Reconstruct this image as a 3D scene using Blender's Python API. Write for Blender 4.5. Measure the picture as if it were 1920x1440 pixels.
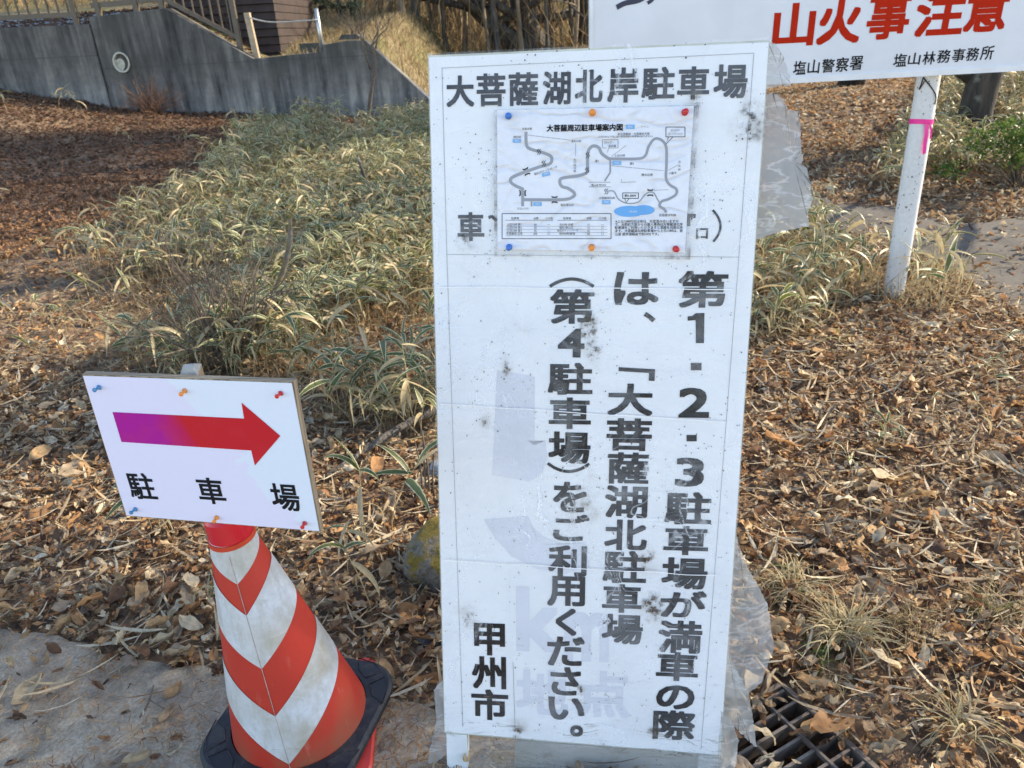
import bpy, math, random
import numpy as np
from mathutils import Vector, Matrix, Euler
for o in list(bpy.data.objects): bpy.data.objects.remove(o)
R = math.radians
SC = bpy.context.scene
C = SC.collection
rng = np.random.default_rng(7)
random.seed(7)

# ------------------------------------------------------------------ camera, sky, sun, exposure
FPX, PITCH, ROLL, EYE = 1400.0, 25.51, -2.93, 1.5          # focal length for a 1920 wide picture
def cam_axes():
    p, a = R(PITCH), R(ROLL)
    f = np.array([0, math.cos(p), -math.sin(p)]); u = np.array([0, math.sin(p), math.cos(p)]); r = np.array([1.0, 0, 0])
    return math.cos(a)*r + math.sin(a)*u, -math.sin(a)*r + math.cos(a)*u, f
CR, CU, CF = cam_axes()
CP = np.array([0, 0, EYE])
cd = bpy.data.cameras.new('camera'); cam = bpy.data.objects.new('camera', cd); C.objects.link(cam)
cd.sensor_fit = 'HORIZONTAL'; cd.sensor_width = 36; cd.lens = FPX/1920*36
cd.clip_start = 0.05; cd.clip_end = 300
cam.matrix_world = Matrix(((CR[0], CU[0], -CF[0], 0), (CR[1], CU[1], -CF[1], 0), (CR[2], CU[2], -CF[2], EYE), (0, 0, 0, 1)))
cd.dof.use_dof = True; cd.dof.focus_distance = 1.5; cd.dof.aperture_fstop = 9.0
SC.camera = cam
SUN_AZ, SUN_EL = R(70), R(30)                               # azimuth to the right of straight ahead
w = bpy.data.worlds.new('World'); SC.world = w; w.use_nodes = True
wn = w.node_tree
sky = wn.nodes.new('ShaderNodeTexSky'); sky.sky_type = 'NISHITA'; sky.sun_disc = False
sky.sun_elevation = SUN_EL; sky.sun_rotation = SUN_AZ; sky.altitude = 1500; sky.air_density = 1.0; sky.dust_density = 1.2
wb = wn.nodes.new('ShaderNodeMix'); wb.data_type = 'RGBA'; wb.blend_type = 'MULTIPLY'; wb.inputs[0].default_value = 1; wb.inputs[7].default_value = (1.07, 1.0, .93, 1)
wn.links.new(sky.outputs[0], wb.inputs[6]); wn.links.new(wb.outputs[2], wn.nodes['Background'].inputs[0]); wn.nodes['Background'].inputs[1].default_value = 0.15
sd = bpy.data.lights.new('sun', 'SUN'); sd.energy = 3.0; sd.angle = R(0.6); sd.color = (1, .86, .64)
so = bpy.data.objects.new('sun', sd); C.objects.link(so)
SUND = Vector((math.sin(SUN_AZ)*math.cos(SUN_EL), math.cos(SUN_AZ)*math.cos(SUN_EL), math.sin(SUN_EL)))
so.rotation_euler = SUND.to_track_quat('Z', 'Y').to_euler()
SC.view_settings.view_transform = 'Standard'; SC.view_settings.look = 'None'; SC.view_settings.gamma = 1
SC.view_settings.exposure = 1.70
SC.cycles.use_denoising = True
SC.cycles.max_bounces = 8; SC.cycles.transparent_max_bounces = 24
SC.cycles.caustics_reflective = False; SC.cycles.caustics_refractive = False

# ------------------------------------------------------------------ helpers
def ray(px, py):
    d = (px-960)*CR - (py-720)*CU + FPX*CF
    return d/np.linalg.norm(d)
def proj(P):
    d = np.asarray(P, float) - CP; z = d @ CF
    z = np.where(np.abs(z) < 1e-3, 1e-3, z)
    return np.stack([960 + FPX*(d @ CR)/z, 720 - FPX*(d @ CU)/z, z], -1)
def at_y(px, py, Y):
    d = ray(px, py); return CP + d*(Y/d[1])
def at_z(px, py, z=0):
    d = ray(px, py); return CP + d*((z-EYE)/d[2])
def hash2(i, j, s):
    n = (i.astype(np.int64)*374761393 + j.astype(np.int64)*668265263 + s*974711) & 0x7fffffff
    n = ((n ^ (n >> 13))*1274126177) & 0x7fffffff
    return ((n ^ (n >> 16)) & 0xffff)/65535.0
def vnoise(x, y, s=0):
    x = np.asarray(x, float); y = np.asarray(y, float)
    i = np.floor(x); j = np.floor(y); fx = x-i; fy = y-j
    fx = fx*fx*(3-2*fx); fy = fy*fy*(3-2*fy)
    a = hash2(i, j, s); b = hash2(i+1, j, s); c = hash2(i, j+1, s); d = hash2(i+1, j+1, s)
    return (a*(1-fx)+b*fx)*(1-fy) + (c*(1-fx)+d*fx)*fy
def fbm(x, y, s=0, o=4):
    t = 0; a = .5
    for k in range(o):
        t = t + a*vnoise(np.asarray(x)*2**k, np.asarray(y)*2**k, s+k*17); a *= .5
    return t
def sstep(a, b, x):
    t = np.clip((np.asarray(x, float)-a)/(b-a), 0, 1); return t*t*(3-2*t)
def terr(x, y):                                             # ground height in front of the retaining wall
    x = np.asarray(x, float); y = np.asarray(y, float)
    A = np.interp(x, [-14, -8, -6.2, -4.6, -1, 0, 3, 8, 16], [1.5, 1.0, .6, .45, .15, .2, .35, .6, 1.2])
    z = A*sstep(2.0, 13.5, y)
    z = z + (fbm(x*.9, y*.9, 3)-.47)*.16*sstep(1.9, 5, y)
    z = z + .22*np.exp(-((y-9.6)/1.6)**2)*sstep(1.2, 3.5, x)
    return z
TX = [-14, -6.3, -5.05, -3.9, -2.75, -2.0, -1.1]; TZ = [1.80, 1.80, 1.86, 1.15, 1.20, 1.34, .26]
WALL_Y = 13.0
def hill(x, y):
    x = np.asarray(x, float); y = np.asarray(y, float)
    T = np.where(x < -1.1, np.interp(x, TX, TZ), terr(x, WALL_Y))
    d = np.maximum(y-WALL_Y, 0)
    return T + .085*d + .22*np.maximum(y-24, 0) + (fbm(x*.5, y*.5, 9)-.47)*.3*sstep(0.5, 4, d)
def height(x, y):
    return np.where(np.asarray(y) > WALL_Y+.1, hill(x, y), terr(x, y))
def on_ground(px, py):
    d = ray(px, py); t = .3
    while t < 60:
        p = CP + d*t
        if p[2] <= float(height(p[0], p[1])): return p
        t += .01 if t < 6 else .04
    return CP + d*20
def in_poly(x, y, poly):
    x = np.asarray(x); y = np.asarray(y); r = np.zeros(x.shape, bool); n = len(poly)
    for i in range(n):
        x1, y1 = poly[i]; x2, y2 = poly[(i+1) % n]
        c = ((y1 > y) != (y2 > y)) & (x < (x2-x1)*(y-y1)/((y2-y1) if y2 != y1 else 1e-9) + x1)
        r ^= c
    return r

def mesh(name, V, F, m=None, parent=None, uv=None, rnd=None, smooth=False, origin=None):
    V = np.asarray(V, np.float64)
    if parent is not None and origin is None: origin = parent['_o'] if '_o' in parent else (0, 0, 0)
    if origin is not None: V = V - np.asarray(origin)
    me = bpy.data.meshes.new(name)
    if isinstance(F, np.ndarray):
        n = len(F); k = F.shape[1]
        me.vertices.add(len(V)); me.vertices.foreach_set('co', V.ravel())
        me.loops.add(n*k); me.loops.foreach_set('vertex_index', F.ravel().astype(np.int32))
        me.polygons.add(n); me.polygons.foreach_set('loop_start', np.arange(0, n*k, k, dtype=np.int32))
        me.update(calc_edges=True)
    else:
        me.from_pydata([tuple(v) for v in V], [], F); me.update()
    if uv is not None:
        lu = me.uv_layers.new(name='UVMap'); li = np.empty(len(me.loops), np.int32); me.loops.foreach_get('vertex_index', li)
        lu.data.foreach_set('uv', np.asarray(uv, np.float32)[li].ravel())
    if rnd is not None:
        a = me.attributes.new('rnd', 'FLOAT', 'POINT'); a.data.foreach_set('value', np.asarray(rnd, np.float32))
    if smooth: me.polygons.foreach_set('use_smooth', np.ones(len(me.polygons), bool))
    if m: me.materials.append(m)
    ob = bpy.data.objects.new(name, me); C.objects.link(ob)
    if parent is not None:
        ob.parent = parent; ob['_o'] = list(map(float, origin))
    elif origin is not None:
        ob.location = origin; ob['_o'] = list(map(float, origin))
    return ob
def tag(o, label, cat, group=None):
    o['label'] = label; o['category'] = cat
    if group: o['group'] = group
    return o
def thing(name, label, cat, loc, group=None):
    o = bpy.data.objects.new(name, None); C.objects.link(o); o.location = tuple(map(float, loc)); o['_o'] = list(map(float, loc))
    o.empty_display_size = .1
    return tag(o, label, cat, group)
def kind(o, k):
    o['kind'] = k; return o

class MB:                                                   # collects shapes into one mesh
    def __init__(s): s.V = []; s.F = []; s.n = 0; s.uv = []
    def add(s, V, F, uv=None):
        V = np.asarray(V, float); s.V.append(V); s.F += [[i+s.n for i in f] for f in F]; s.n += len(V)
        s.uv.append(np.zeros((len(V), 2)) if uv is None else np.asarray(uv, float))
    def tube(s, P, r, k=8, caps=True):
        P = np.asarray(P, float); n = len(P); r = np.full(n, r) if np.isscalar(r) else np.asarray(r, float)
        T = np.gradient(P, axis=0) if n > 2 else np.repeat((P[-1]-P[0])[None], n, 0)
        T /= np.linalg.norm(T, axis=1)[:, None]+1e-12
        a = np.array([0, 0, 1.0]) if abs(T[0][2]) < .9 else np.array([1.0, 0, 0])
        V = []
        N = np.cross(T[0], a); N /= np.linalg.norm(N)
        for i in range(n):
            N = N - T[i]*(N @ T[i]); N /= np.linalg.norm(N)+1e-12
            B = np.cross(T[i], N); th = np.arange(k)*2*np.pi/k
            V.append(P[i] + r[i]*(np.cos(th)[:, None]*N + np.sin(th)[:, None]*B))
        F = [[i*k+j, i*k+(j+1) % k, (i+1)*k+(j+1) % k, (i+1)*k+j] for i in range(n-1) for j in range(k)]
        if caps: F += [list(range(k))[::-1], [(n-1)*k+j for j in range(k)]]
        L = np.concatenate([[0], np.cumsum(np.linalg.norm(np.diff(P, axis=0), axis=1))])
        uv = [(j/k, L[i]) for i in range(n) for j in range(k)]
        s.add(np.concatenate(V), F, uv)
    def lathe(s, prof, base, axis=(0, 0, 1), k=24, close=True):
        A = Vector(axis).normalized(); q = A.to_track_quat('Z', 'Y').to_matrix(); V = []
        for r, z in prof:
            for j in range(k):
                t = 2*math.pi*j/k; V.append(tuple(Vector(base) + q @ Vector((r*math.cos(t), r*math.sin(t), z))))
        n = len(prof)
        F = [[i*k+j, i*k+(j+1) % k, (i+1)*k+(j+1) % k, (i+1)*k+j] for i in range(n-1) for j in range(k)]
        if close: F += [[j for j in range(k)][::-1], [(n-1)*k+j for j in range(k)]]
        s.add(V, F)
    def prism(s, poly, d):                                  # poly: list of 3D points, d: extrusion vector
        P = np.asarray(poly, float); n = len(P); d = np.asarray(d, float)
        s.add(np.concatenate([P, P+d]), [list(range(n)), list(range(n, 2*n))[::-1]] + [[i, n+i, n+(i+1) % n, (i+1) % n] for i in range(n)])
    def box(s, c, sx, sy, sz, M=None):
        V = np.array([(x*sx/2, y*sy/2, z*sz/2) for x in (-1, 1) for y in (-1, 1) for z in (-1, 1)])
        if M is not None: V = V @ np.asarray(M).T
        s.add(V+np.asarray(c), [[0, 1, 3, 2], [4, 6, 7, 5], [0, 4, 5, 1], [2, 3, 7, 6], [0, 2, 6, 4], [1, 5, 7, 3]])
    def build(s, name, m, parent=None, smooth=False, origin=None, bevel=0):
        o = mesh(name, np.concatenate(s.V), s.F, m, parent, uv=np.concatenate(s.uv), smooth=smooth, origin=origin)
        if bevel:
            b = o.modifiers.new('bevel', 'BEVEL'); b.width = bevel; b.segments = 2; b.limit_method = 'ANGLE'
        return o

# ------------------------------------------------------------------ node materials
class NT:
    def __init__(s, name):
        s.m = bpy.data.materials.new(name); s.m.use_nodes = True; s.t = s.m.node_tree; s.t.nodes.clear()
        s.out = s.t.nodes.new('ShaderNodeOutputMaterial')
    def n(s, typ, ins=None, **pr):
        x = s.t.nodes.new('ShaderNode'+typ)
        for k, v in pr.items(): setattr(x, k, v)
        for k, v in (ins or {}).items():
            if hasattr(v, 'is_output'): s.t.links.new(v, x.inputs[k])
            else: x.inputs[k].default_value = v
        return x
    def math(s, op, a, b=0.0, c=None, clamp=False):
        d = {0: a, 1: b}
        if c is not None: d[2] = c
        return s.n('Math', d, operation=op, use_clamp=clamp).outputs[0]
    def map(s, v, a, b, c=0.0, d=1.0): return s.n('MapRange', {0: v, 1: a, 2: b, 3: c, 4: d}).outputs[0]
    def mix(s, f, a, b, mode='MIX'):
        x = s.n('Mix', data_type='RGBA', blend_type=mode)
        for i, v in ((0, f), (6, a), (7, b)):
            if hasattr(v, 'is_output'): s.t.links.new(v, x.inputs[i])
            elif i and len(v) == 3: x.inputs[i].default_value = (*v, 1)
            else: x.inputs[i].default_value = v
        return x.outputs[2]
    def ramp(s, f, stops):
        x = s.n('ValToRGB', {0: f}); e = x.color_ramp.elements
        while len(e) < len(stops): e.new(.5)
        for k, (p, c) in enumerate(stops): e[k].position = p; e[k].color = (*c, 1)
        return x.outputs[0]
    def co(s, which='Object', scale=(1, 1, 1)):
        t = s.n('TexCoord').outputs[which]
        return s.n('Mapping', {0: t, 3: scale}).outputs[0]
    def noise(s, vec, scale, detail=4, rough=.55): return s.n('TexNoise', {'Vector': vec, 'Scale': scale, 'Detail': detail, 'Roughness': rough}).outputs[0]
    def voro(s, vec, scale, out='Distance', **pr): return s.n('TexVoronoi', {'Vector': vec, 'Scale': scale}, **pr).outputs[out]
    def bump(s, h, st=.3, dist=.01): return s.n('Bump', {'Height': h, 'Strength': st, 'Distance': dist}).outputs[0]
    def bsdf(s, col, rough=.6, normal=None, **ins):
        d = {'Roughness': rough}
        x = s.n('BsdfPrincipled', d)
        if hasattr(col, 'is_output'): s.t.links.new(col, x.inputs['Base Color'])
        else: x.inputs['Base Color'].default_value = (*col, 1)
        if normal is not None: s.t.links.new(normal, x.inputs['Normal'])
        for k, v in ins.items():
            k = k.replace('_', ' ')
            if hasattr(v, 'is_output'): s.t.links.new(v, x.inputs[k])
            else: x.inputs[k].default_value = v
        return x.outputs[0]
    def fin(s, sh):
        s.t.links.new(sh, s.out.inputs[0]); return s.m
def simple(name, col, rough=.6, var=.25, scale=20, bump=.15, **kw):
    t = NT(name); v = t.co(); f = t.noise(v, scale, 5)
    c = t.mix(t.map(f, .3, .7), tuple(x*(1-var) for x in col), tuple(min(1, x*(1+var)) for x in col))
    return t.fin(t.bsdf(c, rough, t.bump(f, bump, .003), **kw))

def m_leaf(name, stops, trans=.3):
    t = NT(name); r = t.n('Attribute', attribute_name='rnd').outputs['Fac']
    uvn = t.n('TexCoord').outputs['UV']; s = t.n('SeparateXYZ', {0: uvn}); u, v = s.outputs[0], s.outputs[1]
    c = t.ramp(r, stops)
    ob = t.co(); n1 = t.noise(ob, 60, 4); c = t.mix(t.map(n1, .35, .75, 0, .55), c, t.mix(1, c, (.42, .34, .28), 'MULTIPLY'))
    au = t.math('ABSOLUTE', t.math('SUBTRACT', u, .5))
    veins = t.math('SINE', t.math('MULTIPLY', t.math('SUBTRACT', v, t.math('MULTIPLY', au, .6)), 62))
    vein = t.math('MAXIMUM', t.map(au, .0, .035, 1, 0), t.math('MULTIPLY', t.map(veins, .75, 1, 0, 1), .5))
    c = t.mix(t.math('MULTIPLY', vein, .35), c, t.mix(1, c, (1.55, 1.5, 1.4), 'MULTIPLY'))
    nb = t.bump(t.math('ADD', t.math('MULTIPLY', vein, .6), n1), .5, .002)
    a = t.bsdf(c, .85, nb, Specular_IOR_Level=.25)
    tr = t.n('BsdfTranslucent', {0: c}).outputs[0]
    return t.fin(t.n('MixShader', {0: trans, 1: a, 2: tr}).outputs[0])
M = {}
M['leaf'] = m_leaf('leaf_litter', [(0, (.10, .068, .050)), (.2, (.23, .130, .078)), (.4, (.44, .240, .110)), (.56, (.55, .36, .18)), (.72, (.37, .29, .21)), (.86, (.64, .49, .29)), (1, (.78, .69, .51))])
def m_sasa(name, dark=1.0):
    t = NT(name); r = t.n('Attribute', attribute_name='rnd').outputs['Fac']
    uvn = t.n('TexCoord').outputs['UV']; s = t.n('SeparateXYZ', {0: uvn}); u, v = s.outputs[0], s.outputs[1]
    au = t.math('MULTIPLY', t.math('ABSOLUTE', t.math('SUBTRACT', u, .5)), 2)
    n1 = t.noise(t.co('Object'), 45, 3)
    edge = t.map(t.math('ADD', t.math('ADD', au, t.math('MULTIPLY', t.math('SUBTRACT', n1, .5), .5)), t.math('MULTIPLY', v, .08)), .70, .84)
    green = t.mix(r, (.075*dark, .100*dark, .030*dark), (.17*dark, .19*dark, .055*dark))
    cream = t.mix(n1, (.58*dark, .51*dark, .28*dark), (.76*dark, .70*dark, .46*dark))
    c = t.mix(edge, green, cream)
    dry = t.mix(n1, (.34*dark, .25*dark, .12*dark), (.58*dark, .48*dark, .28*dark))
    c = t.mix(t.map(r, .70, .78), c, dry)
    a = t.bsdf(c, .42, t.bump(t.math('SINE', t.math('MULTIPLY', u, 60)), .12, .001))
    tr = t.n('BsdfTranslucent', {0: c}).outputs[0]
    return t.fin(t.n('MixShader', {0: .3, 1: a, 2: tr}).outputs[0])
M['sasa'] = m_sasa('bamboo_grass')
M['drygrass'] = m_leaf('dry_grass', [(0, (.17, .12, .06)), (.4, (.38, .29, .16)), (.72, (.58, .49, .30)), (.86, (.22, .23, .08)), (1, (.14, .18, .06))], .35)
M['brush'] = m_leaf('golden_brush', [(0, (.16, .11, .06)), (.5, (.50, .36, .19)), (1, (.74, .58, .34))], .3)
M['greenleaf'] = m_leaf('green_leaf', [(0, (.04, .09, .02)), (.6, (.09, .17, .035)), (1, (.20, .28, .06))], .35)

def m_soil():
    t = NT('soil'); v = t.co(); n1 = t.noise(v, 2.2, 6); n2 = t.noise(v, 40, 5); vo = t.voro(v, 38, 'Color')
    c = t.ramp(t.math('ADD', t.math('MULTIPLY', n1, .5), t.math('MULTIPLY', n2, .5)), [(.3, (.035, .022, .014)), (.5, (.09, .058, .034)), (.7, (.16, .11, .065))])
    sv = t.n('SeparateColor', {0: vo}).outputs[0]
    c = t.mix(.6, c, t.ramp(sv, [(0, (.07, .04, .024)), (.5, (.22, .13, .07)), (1, (.40, .28, .16))]))
    return t.fin(t.bsdf(c, .9, t.bump(t.math('ADD', n2, t.math('MULTIPLY', sv, .6)), .9, .02)))
M['soil'] = m_soil()
def m_hill():
    t = NT('hill_grass'); v = t.co(); n1 = t.noise(v, .6, 5); n2 = t.noise(v, 14, 6, .7)
    c = t.ramp(n2, [(.3, (.06, .045, .02)), (.5, (.22, .16, .075)), (.7, (.38, .30, .15))])
    c = t.mix(t.map(n1, .45, .6), c, t.mix(1, c, (.75, .95, .55), 'MULTIPLY'))
    return t.fin(t.bsdf(c, .9, t.bump(n2, .8, .1)))
M['hill'] = m_hill()
def m_slab():
    t = NT('rough_concrete'); v = t.co(); n1 = t.noise(v, 3.5, 6, .65); n2 = t.noise(v, 120, 4, .7); n3 = t.noise(v, 26, 5)
    c = t.mix(t.map(n2, .3, .7), (.27, .21, .14), (.56, .45, .32))
    c = t.mix(t.map(n1, .45, .60, 0, .8), c, (.15, .115, .078))
    sp = t.voro(v, 170)
    c = t.mix(t.map(sp, .12, .2, .5, 0), c, (.55, .53, .48))
    return t.fin(t.bsdf(c, .9, t.bump(t.math('ADD', n2, t.math('MULTIPLY', n3, 1.5)), .8, .006)))
M['slab'] = m_slab()
def m_wall():
    t = NT('stained_concrete'); g = t.n('TexCoord').outputs['Object']
    s1 = t.noise(t.n('Mapping', {0: g, 3: (2.4, 2.4, .38)}).outputs[0], 1.0, 6, .65)
    s2 = t.noise(t.n('Mapping', {0: g, 3: (9, 9, .9)}).outputs[0], 1.0, 4, .6)
    n1 = t.noise(g, 1.3, 5); n2 = t.noise(g, 30, 5, .7)
    c = t.ramp(t.math('ADD', t.math('ADD', t.math('MULTIPLY', s1, .42), t.math('MULTIPLY', s2, .40)), t.math('MULTIPLY', t.noise(g, 4.5, 7, .75), .18)), [(.40, (.028, .026, .024)), (.465, (.115, .108, .10)), (.53, (.24, .222, .20)), (.60, (.44, .40, .34))])
    c = t.mix(t.map(t.noise(g, 2.6, 7, .7), .46, .66, 0, .5), c, (.125, .118, .112)); c = t.mix(t.map(n1, .5, .75, 0, .6), c, (.16, .14, .11))
    c = t.mix(t.map(n2, .66, .72, 0, .6), c, (.55, .54, .5)); zz = t.n('SeparateXYZ', {0: g}).outputs[2]; c = t.mix(t.math('MULTIPLY', t.map(t.math('ADD', zz, t.math('MULTIPLY', t.math('ADD', s1, s2), .8)), 1.95, 2.6), .6), c, (.024, .023, .018))
    jl = t.map(t.math('ABSOLUTE', t.math('SUBTRACT', t.math('FRACT', t.math('MULTIPLY', zz, 1.11)), .5)), .488, .494); c = t.mix(t.math('MULTIPLY', jl, .5), c, (.05, .05, .048))
    return t.fin(t.bsdf(c, .85, t.bump(n2, .35, .01)))
M['wall'] = m_wall()
M['path'] = simple('dirt_path', (.105, .090, .073), .95, .28, 40, .7)
M['rail'] = simple('brown_paint', (.10, .075, .05), .5, .2, 8, .1)
M['logs'] = simple('dark_stained_timber', (.036, .021, .016), .7, .4, 6, .3)
M['steel'] = simple('galvanised_steel', (.45, .45, .44), .35, .15, 30, .1, Metallic=.7)
M['woodpost'] = simple('weathered_wood', (.38, .29, .19), .75, .25, 14, .3)
M['rope'] = simple('grey_rope', (.40, .38, .34), .8, .2, 50, .2)
M['grate'] = simple('grating_steel', (.19, .155, .125), .55, .35, 30, .3, Metallic=.35)
M['pit'] = simple('pit_mud', (.028, .021, .016), .9, .3, 30, .5)
def m_bark(name, a, b, sc=14):
    t = NT(name); g = t.n('TexCoord').outputs['Object']
    f = t.noise(t.n('Mapping', {0: g, 3: (sc, sc, sc*.18)}).outputs[0], 1, 6, .65); n2 = t.noise(g, 5, 4)
    c = t.mix(t.map(f, .35, .65), a, b); c = t.mix(t.map(n2, .58, .7, 0, .5), c, (.26, .27, .22))
    return t.fin(t.bsdf(c, .9, t.bump(f, .9, .03)))
M['bark'] = m_bark('tree_bark', (.025, .021, .018), (.15, .128, .105))
M['bark_dark'] = m_bark('dark_bark', (.014, .012, .010), (.075, .06, .047))
M['bark_pale'] = m_bark('pale_bark', (.10, .075, .05), (.36, .28, .19))
M['twig'] = simple('twig_bark', (.12, .09, .065), .85, .4, 40, .4)
M['branch'] = m_bark('branch_bark', (.05, .042, .035), (.19, .165, .14), 60)
def m_stone(name, base, moss):
    t = NT(name); v = t.co(); n = t.noise(v, 9, 6, .7); n2 = t.noise(v, 60, 5, .7)
    c = t.mix(t.map(n2, .3, .7), tuple(x*.5 for x in base), tuple(x*1.3 for x in base))
    nz = t.n('SeparateXYZ', {0: t.n('NewGeometry').outputs['Normal']}).outputs[2]
    f = t.math('MULTIPLY', t.map(t.math('ADD', n, t.math('MULTIPLY', nz, .12)), .50, .60), moss)
    c = t.mix(f, c, t.mix(n2, (.10, .085, .012), (.38, .25, .035)))
    return t.fin(t.bsdf(c, .95, t.bump(n2, 1, .02)))
M['moss_stone'] = m_stone('lichen_stone', (.24, .21, .17), 1.0)
M['pale_stone'] = m_stone('pale_stone', (.42, .43, .44), 0.0)

# ------------------------------------------------------------------ the setting: ground, hillside, pavement, path
GR0 = at_z(1465, 1288); GE1 = np.array([.46, -.888, 0]); GE2 = np.array([-.888, -.46, 0])   # drain grate corner and its axes
GL, GW = .50, .46
xs = np.concatenate([-np.geomspace(3.2, 45, 60)[::-1], np.arange(-3.17, 3.6, .03), np.geomspace(3.63, 45, 60)])
ys = np.concatenate([np.linspace(-6, .5, 14), np.arange(.53, 4.6, .03), np.linspace(4.66, WALL_Y+.12, 70)])
X, Y = np.meshgrid(xs, ys); Z = terr(X, Y) + (fbm(X*9, Y*9, 21)-.47)*.022*(Y > .5)
a = (X-GR0[0])*GE1[0] + (Y-GR0[1])*GE1[1]; b = (X-GR0[0])*GE2[0] + (Y-GR0[1])*GE2[1]
PIT = (a > .0) & (a < GL) & (b > .0) & (b < GW); Z = np.where(PIT, -.22, Z)
ring = (a > -.05) & (a < GL+.05) & (b > -.05) & (b < GW+.05) & ~PIT; Z = np.where(ring, -.012, Z)
def grid_faces(nr, nc):
    i = np.arange(nr*nc).reshape(nr, nc)
    return np.stack([i[:-1, :-1].ravel(), i[:-1, 1:].ravel(), i[1:, 1:].ravel(), i[1:, :-1].ravel()], 1)
g = mesh('ground', np.stack([X, Y, Z], -1).reshape(-1, 3), grid_faces(*X.shape), M['soil'], smooth=True); kind(g, 'structure')
hx = np.concatenate([np.linspace(-60, -8, 40), np.linspace(-7.8, 6, 110), np.linspace(6.3, 60, 60)])
hy = np.concatenate([np.linspace(WALL_Y+.1, 20, 60), np.linspace(20.5, 90, 60)])
X, Y = np.meshgrid(hx, hy); Z = hill(X, Y)
g = mesh('hillside', np.stack([X, Y, Z], -1).reshape(-1, 3), grid_faces(*X.shape), M['hill'], smooth=True); kind(g, 'structure')

edge_px = [(-260, 1150), (0, 1176), (60, 1182), (120, 1196), (210, 1228), (290, 1236), (400, 1256), (480, 1268), (560, 1290), (640, 1304), (720, 1308), (790, 1322), (850, 1345)]
ew = [at_z(*p, .012) for p in edge_px]; ed = []
for k in range(len(ew)-1):
    for f in np.linspace(0, 1, 8, endpoint=False):
        p = ew[k]*(1-f) + ew[k+1]*f; j = (fbm(p[0]*14, p[1]*14, 5, 3)-.45)*.05; ed.append((p[0], p[1]+j))
poly = ed + [(.10, 1.16), (.06, .92), (.10, .4), (.1, -3), (-6, -3), (-6, 1.4)]
top = [(x, y, .010 + .004*math.sin(x*9)*math.cos(y*7)) for x, y in poly]
mb = MB(); mb.prism(top, (0, 0, -.09)); kind(mb.build('pavement', M['slab']), 'structure')
pp = [on_ground(*p) for p in [(1470, 372), (1600, 384), (1700, 398), (1790, 425), (1990, 400), (1990, 640), (1890, 575), (1800, 520), (1690, 462), (1560, 436)]]
fine = []
for k in range(len(pp)):
    for f in np.linspace(0, 1, 6, endpoint=False):
        p = pp[k]*(1-f) + pp[(k+1) % len(pp)]*f; fine.append(p[:2] + (fbm(p[0]*5, p[1]*5, 31, 3)-.45)*.35)
fa = np.array(fine); gx = np.arange(fa[:, 0].min(), fa[:, 0].max(), .05); gy = np.arange(fa[:, 1].min(), fa[:, 1].max(), .05)
X, Y = np.meshgrid(gx, gy); F = grid_faces(*X.shape); ctr = np.stack([X.ravel(), Y.ravel()], 1)[F].mean(1); F = F[in_poly(ctr[:, 0], ctr[:, 1], fine)]
Z = terr(X, Y) + (fbm(X*9, Y*9, 21)-.47)*.022 + .008
us = np.unique(F); rm = np.zeros(X.size, int); rm[us] = np.arange(len(us))
kind(mesh('path', np.stack([X, Y, Z], -1).reshape(-1, 3)[us], rm[F], M['path'], smooth=True), 'structure')

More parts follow.
